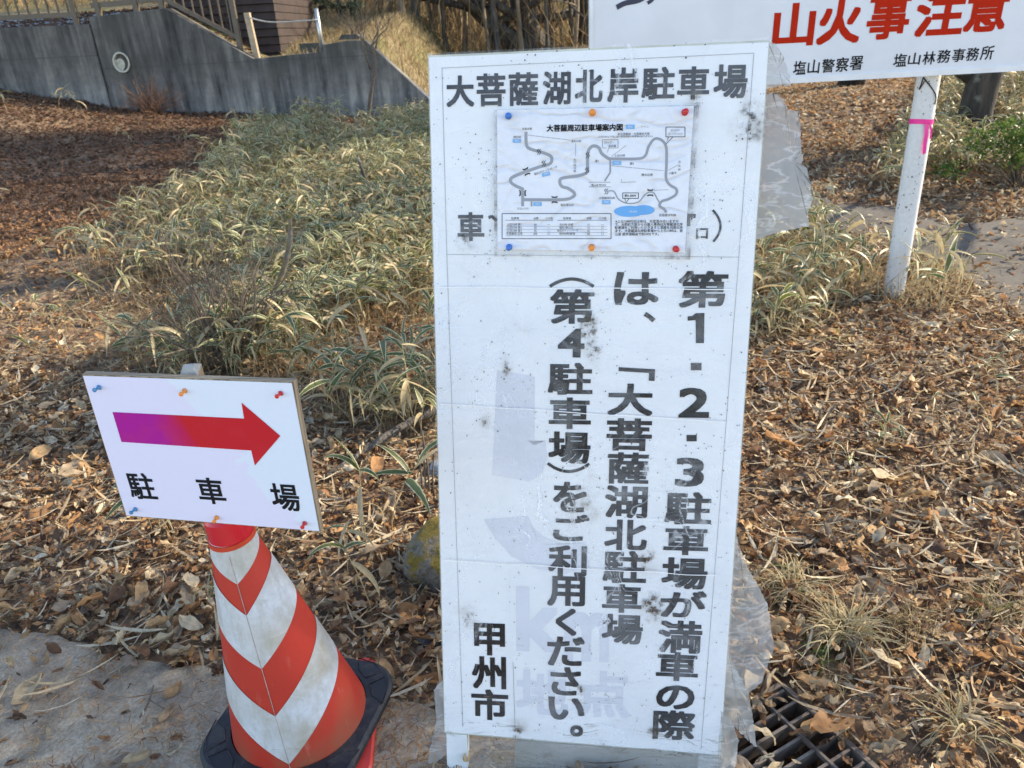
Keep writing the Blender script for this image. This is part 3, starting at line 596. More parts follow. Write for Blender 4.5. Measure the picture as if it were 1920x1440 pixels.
flap('hanging_strip', [(1352, 1330), (1372, 1350), (1386, 1392), (1380, 1450), (1366, 1530), (1340, 1530), (1346, 1420)], (.004, -.1), M['flap2'], 65, .03)
flap('hanging_strip', [(834, 1275), (812, 1296), (822, 1330), (812, 1380), (800, 1432), (814, 1440), (834, 1420), (838, 1360)], (-.004, .12), M['flap2'], 66, .03)

# ------------------------------------------------------------------ map sheet pinned on the notice board
PM = Plane(P1.O + P1.N*.0085, -5.2, 12.9, -1.4)
sq = np.array([PM.uv(*p) for p in ((925, 206), (1311, 197), (1294, 487), (927, 481))]); mq = np.array([PM.uv(*p) for p in ((932, 206.5), (1301, 198.5), (1284, 473), (933, 467.5))])
mapo = thing('map_sheet', 'creased white parking area map in a clear sleeve, pinned on the tall notice board', 'map', PM.pt(*mq.mean(0)))
def gridquad(q, nu, nv): return np.array([(q[0]*(1-a)+q[1]*a)*(1-b) + (q[3]*(1-a)+q[2]*a)*b for b in np.linspace(0, 1, nv) for a in np.linspace(0, 1, nu)])
def m_map():
    t = NT('creased_map_paper'); uv = t.n('TexCoord').outputs['UV']; n = t.noise(t.n('Mapping', {0: uv, 2: (0, 0, .25), 3: (7, 15, 1)}).outputs[0], 1, 2, .5); n2 = t.noise(uv, 60, 4)
    cr = t.map(t.math('ABSOLUTE', t.math('SUBTRACT', n, .5)), 0, .035, 1, 0); v2 = t.voro(uv, 9, feature='DISTANCE_TO_EDGE'); cr2 = t.map(v2, 0, .03, 1, 0)
    h = t.math('ADD', t.math('ADD', cr, t.math('MULTIPLY', cr2, .5)), t.math('MULTIPLY', n, 3))
    c = t.mix(t.map(n2, .3, .7), (.70, .71, .75), (.77, .78, .82)); c = t.mix(t.math('MULTIPLY', cr, .18), c, (.45, .45, .46))
    return t.fin(t.bsdf(c, .38, t.bump(h, .45, .004)))
UVm = gridquad(mq, 25, 19); mpap = mesh('paper', PM.pts(UVm, .0006), grid_faces(19, 25), m_map(), mapo, uv=UVm, smooth=True)
M['sleeve'] = m_film('clear_sleeve', [], haze=(.04, .12), drops=False, specks=False, edge=(sq[:, 0].min()+.003, sq[:, 1].min()+.002, sq[:, 0].max()-.004, sq[:, 1].max()-.003, .016))
UVs = gridquad(sq, 20, 16); mesh('clear_sleeve', PM.pts(UVs, .0000 + .0003*fbm(UVs[:, 0]*30, UVs[:, 1]*30, 71)), grid_faces(16, 20), M['sleeve'], mapo, uv=UVs, smooth=True)
mz = lambda x, y: PM.uv(920+x/4.8, 190+y/4.8)
mcol = {'k': M['ink'], 'g': M['line'], 'w': simple('white_print', (.75, .78, .82), .6, .03, 8, 0), 'road': simple('grey_road_print', (.30, .31, .34), .6, .06, 20, 0), 'blue': simple('blue_print', (.20, .42, .70), .6, .06, 20, 0), 'lake': simple('lake_blue_print', (.14, .38, .72), .6, .06, 20, 0)}
def printed(name, m, build):
    mb = MB(); build(mb); return mb.build(name, m, mpap)
def roads(mb):
    z = .0010; s1 = .0055
    for p, wd, k in (([(318, 275), (322, 390), (360, 430), (470, 462), (545, 500), (535, 560), (440, 590), (320, 632), (200, 680), (178, 720), (215, 755), (288, 788)], s1, 1), ([(288, 780), (288, 945)], s1*.95, 0), ([(288, 885), (640, 885), (740, 860), (752, 825), (700, 785), (640, 765), (622, 720), (650, 690), (780, 672), (868, 645)], s1, 1), ([(872, 640), (874, 470), (900, 415), (935, 402), (975, 420), (1000, 470), (1060, 515), (1080, 517)], s1, 1), ([(1080, 517), (1320, 517), (1390, 490), (1420, 410), (1460, 350), (1500, 335), (1550, 360), (1580, 420), (1582, 560), (1578, 690), (1610, 750), (1670, 790), (1665, 840), (1600, 880), (1540, 900), (1520, 940), (1560, 970), (1580, 1000)], s1*.85, 1), ([(1076, 520), (1076, 640), (1025, 718)], .0030, 0), ([(1060, 805), (1110, 812), (1150, 880), (1230, 918), (1330, 905), (1400, 830), (1460, 820), (1500, 880), (1520, 915)], .0022, 1), ([(368, 900), (368, 945)], .003, 0)):
        q = np.array([mz(*a) for a in p]); strip(mb, PM, catmull(q, 7) if k else q, wd, z); z += .00002
printed('road_print', mcol['road'], roads)
def box_(mb, x, y, w, h, z=.0011, a=0):
    c_, s_ = math.cos(R(a)), math.sin(R(a)); pts = [(x+dx*w/2*c_+dy*h/2*s_, y-dx*w/2*s_+dy*h/2*c_) for dx, dy in ((-1, -1), (1, -1), (1, 1), (-1, 1))]
    mb.add(PM.pts([mz(*p) for p in pts], z), [[0, 1, 2, 3]])
printed('sign_box', mcol['blue'], lambda mb: [box_(mb, x, y, w, h, .0013, a) for x, y, w, h, a in ((236, 356, 74, 36, 0), (1134, 554, 80, 38, 0), (1040, 908, 78, 38, 0), (422, 924, 76, 36, 0), (498, 656, 74, 36, 14), (1256, 230, 80, 40, 0))])
def lake(mb):
    for cx, cy, rx, ry, z in ((1250, 990, 140, 50, .0011), (1375, 978, 100, 44, .00114)):
        mb.add(PM.pts([mz(cx+rx*math.cos(a), cy+ry*math.sin(a)) for a in np.linspace(0, 2*np.pi, 40, endpoint=False)], z), [list(range(40))])
printed('lake_print', mcol['lake'], lake)
def lines(mb):
    L = lambda p, wd=.0011, z=.0012: strip(mb, PM, [mz(*a) for a in p], wd, z)
    for x0, y0, x1, y1 in ((103, 1010, 1083, 1236), (1577, 232, 1748, 320), (1188, 824, 1330, 874)):
        for p in ([(x0, y0), (x1, y0)], [(x1, y0), (x1, y1)], [(x1, y1), (x0, y1)], [(x0, y1), (x0, y0)]): L(p)
    L([(1600, 320), (1578, 386), (1640, 320)]); L([(1206, 874), (1218, 912), (1246, 874)])
    for x0, x1 in ((135, 560), (600, 1050)): L([(x0, 1070), (x1, 1070)], .0007)
    for y in (1124, 1152, 1180, 1208): L([(140, y), (1050, y)], .0004)
    for p in ([(1006, 346), (1146, 346)], [(1146, 346), (1146, 420)], [(1146, 420), (1060, 420)], [(1060, 420), (1052, 460)], [(1040, 420), (1006, 420)], [(1006, 420), (1006, 346)], [(885, 728), (1080, 728)], [(1080, 770), (885, 770)]): L(p, .0006)
    for cx, cy, h_ in ((575, 885, 1), (288, 826, 0), (322, 632, 2), (1436, 822, 1)):      # bridges: a pair of brackets
        for sg in (-1, 1):
            pl = [(-24, sg*32), (-20, sg*22), (20, sg*22), (24, sg*32)]
            if h_ == 0: pl = [(y_, x_) for x_, y_ in pl]
            if h_ == 2: pl = [(x_*.9+y_*.35, y_-x_*.35) for x_, y_ in pl]
            L([(cx+a, cy+b) for a, b in pl], .0022, .0014)
    for cx, cy in ((434, 455), (478, 560), (872, 485), (868, 622), (1040, 812)):          # break marks
        for dx in (-9, 9): strip(mb, PM, catmull([mz(cx+dx+a, cy+b) for a, b in ((8, -26), (-7, -10), (8, 4), (-6, 26))], 4), .0010, .0014)
    for p0, p1, n_ in (((340, 305), (720, 350), 34), ((764, 380), (764, 500), 12), ((1090, 580), (1560, 625), 40), ((1600, 620), (1690, 570), 10), ((1090, 495), (1220, 395), 14), ((1175, 700), (1175, 735), 4), ((1175, 730), (1310, 725), 14), ((1470, 800), (1600, 795), 12)):
        for k in range(n_):
            a = np.array(p0)+(np.array(p1)-p0)*k/n_; b = a+(np.array(p1)-p0)/n_*.45; L([a, b], .0010)
printed('line_print', M['ink'], lines)
def txt(mb, colr):
    for k, (s_, x, y, h_, cc, an, _b) in enumerate(MAPTXT):
        if cc != colr: continue
        V, F = LINES[k]; sc_ = np.linalg.norm(np.array(mz(x, y))-mz(x, y-h_))/.92; a = R(an); V = V*sc_; V = np.stack([V[:, 0]*math.cos(a)-V[:, 1]*math.sin(a), V[:, 0]*math.sin(a)+V[:, 1]*math.cos(a)], 1)
        [mb.add(PM.pts(V2+mz(x, y), .0016+dz), F2) for V2, F2, dz in bold(V, F, _b*sc_)]
    if colr == 'k':
        for s_, x, y0, y1 in VTXT:
            for i, ch in enumerate(s_):
                yy = y0+(y1-y0)*(i+.5)/len(s_); put_glyph_c(mb, PM, ch, 0, 920+x/4.8, 190+yy/4.8, .0042, .0042, .0016)
printed('map_lettering', M['ink'], lambda mb: txt(mb, 'k')); printed('pale_lettering', mcol['g'], lambda mb: txt(mb, 'g')); printed('white_lettering', mcol['w'], lambda mb: txt(mb, 'w'))

# ------------------------------------------------------------------ arrow sign on its stake
bx, by, CH, rb, rt, lx, ly = -.543, 1.277, .564, .154, .039, -.07, -.062
c0 = np.array([bx, by, .060]); cax = np.array([math.sin(lx), math.sin(ly), math.cos(math.hypot(lx, ly))])
def cpt(th, t, dr=0.0):
    r = rb+(rt-rb)*t+dr; return c0 + t*CH*cax + np.array([r*math.cos(th), r*math.sin(th), 0])
topc = c0 + cax*CH*.955
P2 = Plane((-.515, 1.087, .879), -9.7, -1.5, -1.0)
aq = np.array([P2.uv(*p) for p in ((153.5, 702), (550, 716.5), (602, 997), (236, 968))]); pq = np.array([P2.uv(*p) for p in ((155.5, 704), (547.5, 718), (599, 995.5), (237.5, 966))])
sb = P2.pt(*aq[2:].mean(0))
asign = thing('arrow_sign', 'small plywood sign with a purple to red arrow on lavender paper', 'sign', sb)
t = NT('plywood'); g_ = t.n('TexCoord').outputs['Object']; f1 = t.noise(t.n('Mapping', {0: g_, 3: (6, 420, 3)}).outputs[0], 1, 2); f2 = t.noise(t.n('Mapping', {0: g_, 3: (90, 90, 9)}).outputs[0], 1, 5)
c = t.mix(t.map(f1, .4, .6), (.16, .11, .065), (.42, .32, .20)); c = t.mix(t.map(f2, .3, .7, 0, .5), c, (.25, .19, .13)); M['ply'] = t.fin(t.bsdf(c, .8, t.bump(f2, .3, .003)))
mb = MB(); mb.prism(P2.pts(aq, -.0005), -P2.N*.012); mb.build('plywood_board', M['ply'], asign)
t = NT('lavender_paper'); uv = t.n('TexCoord').outputs['UV']; n1 = t.noise(uv, 7, 6, .6); sx = t.n('SeparateXYZ', {0: uv})
st = t.math('ADD', t.math('MULTIPLY', sx.outputs[0], 3.0), t.math('MULTIPLY', sx.outputs[1], 2.2)); stain = t.map(t.math('ADD', st, t.math('MULTIPLY', n1, .9)), .60, .62)
c = t.mix(stain, (.70, .69, .86), (.68, .75, .87)); n2 = t.noise(uv, 90, 3); c = t.mix(t.map(n2, .3, .7, 0, .06), c, (.5, .5, .6)); M['lav'] = t.fin(t.bsdf(c, .5, t.bump(n1, .12, .004)))
UVa = gridquad(pq, 12, 9); apap = mesh('paper_sheet', P2.pts(UVa, .0006), grid_faces(9, 12), M['lav'], asign, uv=UVa)
t = NT('arrow_print'); uv = t.n('TexCoord').outputs['UV']; s_ = t.n('SeparateXYZ', {0: uv}); n1 = t.noise(uv, 16, 4)
f = t.map(t.math('ADD', t.math('ADD', s_.outputs[0], t.math('MULTIPLY', s_.outputs[1], .30)), t.math('MULTIPLY', n1, .03)), P2.uv(340, 806)[0]-.012, P2.uv(340, 806)[0]+.044)
c = t.mix(f, (.37, .014, .27), (.50, .018, .026)); c = t.mix(t.map(n1, .5, .7, 0, .25), c, (.55, .05, .06)); M['arrow'] = t.fin(t.bsdf(c, .8, Specular_IOR_Level=.15))
ap = np.array([P2.uv(*p) for p in ((211.6, 772), (458.2, 784.2), (453.3, 754.3), (526.2, 816.8), (478.5, 872.2), (471.5, 844.1), (228.5, 828))])
mesh('arrow', P2.pts(ap, .0012), [[0, 6, 5, 1], [2, 1, 5, 4], [2, 4, 3]], M['arrow'], apap, uv=ap)
for ch, cx, cy, W, H in (('駐', 266, 911, .0505, .056), ('車', 396, 920, .0500, .055), ('場', 535, 932, .0505, .056)): mb = MB(); put_glyph_c(mb, P2, ch, .018, cx, cy, W, H, .0012); mb.build('letter', M['ink'], apap)
M['stake'] = simple('stake_wood', (.36, .25, .14), .75, .25, 22, .3); M['stake_end'] = simple('weathered_end_grain', (.36, .34, .30), .85, .15, 60, .4)
P2b = Plane(P2.O-P2.N*.032, -9.7, -1.5, -1.0); s0 = topc-cax*.03-P2.N*.012; s1 = P2b.px(357, 694); ax = (s1-s0)/np.linalg.norm(s1-s0)
e1 = P2.U*math.cos(R(14))-P2.N*math.sin(R(14)); e2 = np.cross(ax, e1); mb = MB(); hw = .0150
cor = [s0+e1*hw*a+e2*hw*b for a, b in ((-1, -1), (1, -1), (1, 1), (-1, 1))]; mb.prism(cor, s1-s0); stk = mb.build('stake', M['stake'], asign, bevel=.0015)
cor = [s1+e1*(hw-.0005)*a+e2*(hw-.0005)*b for a, b in ((-1, -1), (1, -1), (1, 1), (-1, 1))]; tp = [s1+ax*.008+e1*hw*.45*a+e2*hw*.45*b for a, b in ((-1, -1), (1, -1), (1, 1), (-1, 1))]
mb = MB(); mb.add(cor+tp, [[4, 5, 6, 7], [0, 1, 5, 4], [1, 2, 6, 5], [2, 3, 7, 6], [3, 0, 4, 7]]); mb.build('stake_tip', M['stake_end'], stk)

# ------------------------------------------------------------------ push pins
PC = {'blue': (.035, .16, .52), 'orange': (.80, .26, .03), 'red': (.55, .020, .020), 'light blue': (.06, .22, .42)}
PMAT = {k: simple(k.replace(' ', '_')+'_plastic', v, .3, .08, 10, 0) for k, v in PC.items()}
def pin(P, px, py, colr, label, scl=1.0, tilt=(0, 0), z=0.001, rust=False):
    b = P.px(px, py, z); r = thing('push_pin', label, 'push pin', b, 'push pins')
    ax = P.N + P.U*tilt[0] + P.V*tilt[1]
    prof = [(.0002, -.0005), (.0052, 0), (.0054, .0016), (.0030, .0036), (.0026, .0085), (.0040, .0105), (.0045, .0112), (.0045, .0136), (.0036, .0146), (.0002, .0148)]
    mb = MB(); mb.lathe([(a*scl, c_*scl) for a, c_ in prof], b, ax, 20, False); mb.build('pin_head', PMAT[colr], r, smooth=True)
    mb = MB(); an = Vector(ax).normalized(); mb.tube([np.array(b)-np.array(an)*.0005, np.array(b)-np.array(an)*.004], .0006, 6); mb.build('pin_point', M['steel'], r)
    return r
mp = [('blue', 953.3, 218, 'top left'), ('orange', 1110.6, 212, 'top middle'), ('red', 1283.5, 211, 'top right'), ('blue', 955, 463, 'bottom left'), ('orange', 1109, 463, 'bottom middle'), ('red', 1266.5, 466.5, 'bottom right')]
for c_, x, y, w_ in mp: pin(PM, x, y, c_, f'{c_} push pin at the {w_} of the parking map sheet', 1.12, (rng.normal()*.06, rng.normal()*.06), .0018)
mp = [('light blue', 187, 725.5, 'top left corner'), ('orange', 347, 732, 'top edge middle'), ('red', 527.5, 736.5, 'top right corner'), ('light blue', 255, 954, 'bottom left corner'), ('orange', 407, 969.5, 'bottom edge middle'), ('red', 572, 980, 'bottom right corner')]
for c_, x, y, w_ in mp: pin(P2, x, y, c_, f'{c_} push pin at the {w_} of the purple and red arrow sign', .82, (-.12+rng.normal()*.1, rng.normal()*.08), .0011)

# ------------------------------------------------------------------ traffic cone, its plate and rubber weight
cone = thing('traffic_cone', 'red and white chevron traffic cone with a wooden stake stuck in its top', 'traffic cone', (bx, by, 0))
t = NT('red_cone_plastic'); g_ = t.n('TexCoord').outputs['Object']; n1 = t.noise(g_, 7, 5); n2 = t.noise(g_, 60, 5, .7); z_ = t.n('SeparateXYZ', {0: g_}).outputs[2]
c = t.mix(t.map(n1, .35, .65), (.42, .024, .012), (.49, .034, .017)); low = t.math('MULTIPLY', t.map(z_, .02, .22, 1, 0), t.map(n1, .42, .62))
c = t.mix(t.math('MULTIPLY', low, .8), c, (.19, .095, .045)); c = t.mix(t.map(n2, .66, .75, 0, .4), c, (.25, .14, .08))
sc2 = t.noise(t.n('Mapping', {0: g_, 3: (40, 40, 5)}).outputs[0], 1, 5, .7); c = t.mix(t.map(sc2, .60, .72, 0, .35), c, (.52, .22, .15)); M['cone'] = t.fin(t.bsdf(c, .5, t.bump(n2, .08, .002)))
t = NT('white_reflective_sheet'); g_ = t.n('TexCoord').outputs['Object']; n1 = t.noise(g_, 9, 5); n2 = t.noise(t.n('Mapping', {0: g_, 3: (13, 13, 17)}).outputs[0], 1, 2, .4); n3 = t.noise(g_, 80, 4, .7); sx = t.n('SeparateXYZ', {0: g_}).outputs[0]
wr = t.map(t.math('ABSOLUTE', t.math('SUBTRACT', n2, .5)), 0, .035, 1, 0)
c = t.mix(t.map(n3, .3, .7), (.52, .535, .55), (.64, .655, .67)); dirt = t.math('MULTIPLY', t.map(n1, .42, .66), t.map(sx, -.06, .09, .25, .9)); c = t.mix(dirt, c, (.34, .29, .19)); sc2 = t.noise(t.n('Mapping', {0: g_, 3: (30, 30, 7)}).outputs[0], 1, 5, .7); c = t.mix(t.map(sc2, .48, .68, 0, .65), c, (.38, .355, .28)); c = t.mix(t.map(n3, .64, .72, 0, .5), c, (.25, .22, .17)); M['refl'] = t.fin(t.bsdf(c, .4, t.bump(t.math('ADD', t.math('MULTIPLY', wr, .5), t.math('MULTIPLY', n3, .2)), .35, .003)))
ths = np.linspace(-math.pi, math.pi, 73)[:-1]
Vc = [cpt(th, t_) for t_ in np.linspace(-.075, .965, 24) for th in ths]; k_ = len(ths)
mb = MB(); mb.add(Vc, [[i*k_+j, i*k_+(j+1) % k_, (i+1)*k_+(j+1) % k_, (i+1)*k_+j] for i in range(23) for j in range(k_)]); body = mb.build('cone_body', M['cone'], cone, smooth=True)
TH0 = R(-84.2); BND = [(.82, .889, .935), (.69, .797, .838), (.462, .583, .640), (.248, .400, .470), (.022, .200, .275)]
def bnd(i, d):                                              # height of a chevron edge at d degrees from the seam
    if i < 0: return .972
    a, b_, c_ = BND[i]; x = abs(d)
    if x <= 100: q = a + (b_-a)*x/50 + ((c_-2*b_+a)/2)*(x/50)*(x/50-1)
    else: q = c_ + (x-100)*.0004
    return q
for lo, hi in ((0, -1), (2, 1), (4, 3)):
    D = np.linspace(-180, 180, 121); Vv = []; n_ = 7
    for d in D:
        a, b_ = bnd(lo, d), bnd(hi, d)
        for f in np.linspace(0, 1, n_): Vv.append(cpt(TH0+R(d), min(a+(b_-a)*f, .972) if b_ > a else a, .0011))
    F = [[i*n_+j, (i+1)*n_+j, (i+1)*n_+j+1, i*n_+j+1] for i in range(len(D)-1) for j in range(n_-1)]
    mb = MB(); mb.add(Vv, F); mb.build('reflective_band', M['refl'], body, smooth=True)
mb = MB(); mb.tube([cpt(TH0, t_,   .0010) for t_ in np.linspace(0, .93, 30)], .0008, 6); mb.build('seam', simple('dirty_seam', (.36, .27, .24), .7, .4, 60, .2), body)
def ringlathe(prof, cz):
    mb = MB(); mb.lathe(prof, cz, cax, 48, False); return mb
mb = ringlathe([(rb+(rt-rb)*.955+.001, 0), (.0475, .001), (.0462, .011), (.036, .011)], topc); mb.build('collar', simple('orange_collar', (.52, .05, .018), .35, .1, 20, .05), cone, smooth=False)
mb = ringlathe([(.040, .0095), (.0435, .0105), (.0420, .040), (.0405, .058), (.036, .064), (.018, .062), (.001, .062)], topc); mb.build('cap', simple('red_cap_plastic', (.55, .014, .025), .25, .08, 10, 0), cone)
def rsq(h, rad, rot, n=9):
    P = []
    for k, (sx, sy) in enumerate(((1, 1), (-1, 1), (-1, -1), (1, -1))):
        for a in np.linspace(0, 90, n): th = R(a+90*k); P.append((sx*(h-rad)+rad*math.cos(th), sy*(h-rad)+rad*math.sin(th)))
    c_, s_ = math.cos(R(rot)), math.sin(R(rot)); return [(x*c_-y*s_, x*s_+y*c_) for x, y in P]
def slab(mb, outer, inner_r, z0, z1, bev=.006):
    n = len(outer); o = np.array(outer); I = np.array([np.array(p)/np.linalg.norm(p)*inner_r for p in outer]); ctr = np.array([bx, by])
    sh = lambda q, d: q*(1-d/np.linalg.norm(q, axis=1))[:, None]
    L = [(I, z0), (o, z0), (o, z1-bev), (sh(o, bev), z1), (I, z1)]; V = np.concatenate([np.column_stack([q+ctr, np.full(n, z)]) for q, z in L])
    F = [[(a % 5)*n+j, (a % 5)*n+(j+1) % n, ((a+1) % 5)*n+(j+1) % n, ((a+1) % 5)*n+j] for a in range(5) for j in range(n)]; mb.add(V, F)
mb = MB(); slab(mb, rsq(.178, .035, 4), .150, .014, .034); mb.build('base_plate', simple('red_base_plate', (.55, .035, .02), .4, .12, 20, .05), cone)
t = NT('black_rubber'); g_ = t.co(); n1 = t.noise(g_, 12, 5, .7); n2 = t.noise(g_, 90, 3); c = t.mix(t.map(n1, .48, .72, 0, .6), (.014, .015, .019), (.12, .10, .075)); M['rubber'] = t.fin(t.bsdf(c, .65, t.bump(n2, .2, .002)))
wt = thing('cone_weight', 'black rubber weight ring with lobed corners around the foot of the traffic cone', 'cone weight', (bx, by, .035))
mb = MB(); slab(mb, rsq(.186, .085, -16, 12), .157, .0345, .058, .008); mb.build('weight_ring', M['rubber'], wt)
for k in range(4):
    mb = MB(); a0 = R(45-16+90*k); cc = np.array([math.cos(a0), math.sin(a0)]); tt = np.array([-cc[1], cc[0]])
    for sg in (-1, 1):
        p = [cc*.170+tt*sg*.012, cc*.212+tt*sg*.010, cc*.206+tt*sg*.045, cc*.176+tt*sg*.085, cc*.164+tt*sg*.050, cc*.170+tt*sg*.012]
        mb.tube([(bx+x, by+y, .0583) for x, y in p], .0016, 6)
    mb.build('raised_mark', M['rubber'], wt, smooth=True)

# ------------------------------------------------------------------ forest fire warning sign on poles
pb = on_ground(1674, 556); pt_ = at_y(1742, 140, pb[1]); ax = (pt_-pb)/np.linalg.norm(pt_-pb)
P3 = Plane((pb[0]+.1, pb[1]-.083, 1.2), 2.0, 0, 0)
u0 = P3.uv(1105.5, 40)[0]; v0 = P3.uv(1487, 156)[1]; u1 = .52; v1 = v0+.92
wsign = thing('warning_sign', 'large white forest fire warning signboard with red lettering on white poles', 'signboard', P3.pt((u0+u1)/2, v0, -.08)*np.array([1, 1, 0]))
M['enamel'] = simple('white_enamel', (.66, .68, .72), .35, .05, 6, .05); M['enamel2'] = simple('white_frame_paint', (.72, .73, .74), .4, .06, 10, .05)
mb = MB(); mb.prism(P3.pts([(u0+.012, v0+.012), (u1-.012, v0+.012), (u1-.012, v1-.012), (u0+.012, v1-.012)], 0), -P3.N*.02); mb.build('panel', M['enamel'], wsign)
for nm, q in (('frame', [(u0, v0), (u1, v0), (u1, v0+.026), (u0, v0+.026)]), ('frame', [(u0, v1-.026), (u1, v1-.026), (u1, v1), (u0, v1)]), ('frame', [(u0, v0+.0262), (u0+.016, v0+.0262), (u0+.016, v1-.0262), (u0, v1-.0262)]), ('frame', [(u1-.016, v0+.0262), (u1, v0+.0262), (u1, v1-.0262), (u1-.016, v1-.0262)])):
    mb = MB(); mb.prism(P3.pts(q, .006), -P3.N*.034); mb.build(nm, M['enamel2'], wsign)
mb = MB(); zz = .0015
for ch, *b in (('山', 1450, 6, 1528, 87), ('火', 1534, -2, 1615, 83), ('事', 1627, -14, 1706, 74), ('注', 1718, -19, 1809, 68), ('意', 1812, -27, 1890, 60)):
    put_glyph(mb, P3, ch, .03, b, zz)
mb.build('red_lettering', simple('red_sign_paint', (.44, .022, .006), .85, .08, 30, .03, Specular_IOR_Level=.1), wsign)
mb = MB()
row = [('塩', 1487.5, 114, 1511, 140), ('山', 1514.5, 112, 1536.5, 138), ('警', 1541, 110.5, 1564.5, 136), ('察', 1567.5, 107.5, 1591, 134.5), ('署', 1593.5, 105, 1617.5, 131.5), ('塩', 1675.5, 100.5, 1700, 125), ('山', 1703, 99, 1725.5, 121.5), ('林', 1730, 96.5, 1753.5, 121), ('務', 1757.5, 93, 1782, 118), ('事', 1785.5, 91, 1809, 116), ('務', 1812, 89, 1835.5, 114), ('所', 1839, 86, 1863, 112)]
for part_ in (row[:5], row[5:]):
    mb = MB()
    for ch, *b in part_: put_glyph(mb, P3, ch, BS, b, zz)
    mb.build('black_lettering', M['ink'], wsign)
mb = MB(); q = catmull([P3.uv(*p) for p in ((1156, 14), (1172, 6), (1196, 1), (1212, -8), (1240, -30))], 6); n_ = len(q)
for a, b in zip(range(n_-1), range(1, n_)):
    pass
strip(mb, P3, q, .022, zz); strip(mb, P3, catmull([P3.uv(*p) for p in ((1214, 6), (1224, -2), (1236, -20))], 5), .016, zz+.0004); mb.build('navy_mark', simple('navy_paint', (.012, .016, .05), .4, .1, 20, 0), wsign)
t = NT('spotted_white_pole'); g_ = t.n('TexCoord').outputs['Object']; vo = t.n('TexVoronoi', {'Vector': g_, 'Scale': 55.0}); rc = t.n('SeparateColor', {0: vo.outputs['Color']}).outputs; n1 = t.noise(g_, 3.5, 4); n2 = t.noise(g_, 60, 4, .7)
sp = t.math('MULTIPLY', t.math('LESS_THAN', vo.outputs['Distance'], t.math('MULTIPLY', rc[1], .34)), t.math('LESS_THAN', rc[0], t.map(n1, .36, .62, .04, .85)))
c = t.mix(t.map(n2, .3, .7), (.56, .57, .57), (.70, .70, .69)); c = t.mix(t.math('MULTIPLY', sp, .85), c, (.10, .10, .095)); M['pole'] = t.fin(t.bsdf(c, .45, t.bump(n2, .08, .003)))
mb = MB(); mb.tube([pb-ax*.25, pb, pt_, pt_+ax*.62], .054, 32); mb.build('pole', M['pole'], wsign, smooth=True)
off2 = P3.U*(-1.28); mb = MB(); q0 = pb+off2; q0[2] = float(terr(q0[0], q0[1])); mb.tube([q0-ax*.25, q0, pt_+off2, pt_+off2+ax*.62], .054, 32); mb.build('pole', M['pole'], wsign, smooth=True)
def pole_px(px, py, rr=.056): # point on the pole's camera side at a photo pixel
    d = ray(px, py); o = CP-pb; dd = d-ax*(d@ax); oo = o-ax*(o@ax); A_ = dd@dd; B_ = 2*dd@oo; C_ = oo@oo-rr*rr; disc = B_*B_-4*A_*C_
    t_ = (-B_-math.sqrt(disc))/(2*A_) if disc > 0 else -B_/(2*A_); return CP+d*t_
hz = float((pole_px(1725, 229)-pb) @ ax); ctr = pb+ax*hz; fx = np.cross(ax, [0, 0, 1.]) ; fx = np.array([1, 0, 0])-ax*ax[0]; fx /= np.linalg.norm(fx); fy = np.cross(ax, fx)
ro = thing('marker_ribbon', 'pink marker ribbon tied around the white signboard pole with hanging tails', 'ribbon', ctr)
M['pink'] = simple('pink_ribbon', (.85, .03, .30), .4, .08, 30, .05)
mb = MB(); n_ = 40; Vv = []
for zz_ in (-.012, .012):
    for k in range(n_): a = 2*math.pi*k/n_; Vv.append(ctr + ax*(zz_+.003*math.sin(2*a)) + (fx*math.cos(a)+fy*math.sin(a))*(.0562+.0008*math.sin(5*a)))
mb.add(Vv, [[k, (k+1) % n_, n_+(k+1) % n_, n_+k] for k in range(n_)]); mb.build('tied_band', M['pink'], ro, smooth=True)
for pts, wd in (([(1737, 232), (1737, 250), (1734, 270), (1732, 288)], .022), ([(1742, 230), (1746, 244), (1744, 260)], .012)):
    q = catmull([pole_px(*p, .060) for p in pts], 6); n_ = len(q); sdv = np.array([.95, .25, 0]); mb = MB(); tw = np.linspace(0, .8, n_)
    Vv = np.concatenate([q-np.outer(np.cos(tw), sdv*wd/2), q+np.outer(np.cos(tw), sdv*wd/2)-np.outer(np.sin(tw), [0, wd/2, 0])]); mb.add(Vv, [[i, i+1, n_+i+1, n_+i] for i in range(n_-1)]); mb.build('ribbon_tail', M['pink'], ro, smooth=True)
wire = mesh_w = MB(); wire.tube(catmull([pole_px(*p, .058) for p in ((1731, 145), (1740, 156), (1752, 172), (1755, 183), (1753, 196))], 5), .0032, 6); wire.tube(catmull([pole_px(*p, .058) for p in ((1731, 145), (1727, 158), (1723, 168), (1730, 158), (1735, 150))], 5), .0026, 6)
wo = wire.build('black_wire', simple('black_cable', (.012, .012, .013), .5, .2, 30, 0), smooth=True, origin=pole_px(1731, 145, .058)); tag(wo, 'loop of thin black wire hanging on the pole just under the white signboard', 'wire')
wire = MB(); a = P3.px(1776, 139, -.02); wire.tube([a+np.array([0, 0, .01]), a+np.array([.004, 0, -.02]), a+np.array([-.012, 0, -.06])], .002, 6); wire.lathe([(.0, -.004), (.007, 0), (.007, .006), (0, .01)], a, (0, -1, 0), 10, False)
wo = wire.build('cable_end', bpy.data.materials['black_cable'], smooth=True, origin=a); tag(wo, 'short black cable end dangling from the lower edge of the white signboard', 'cable')
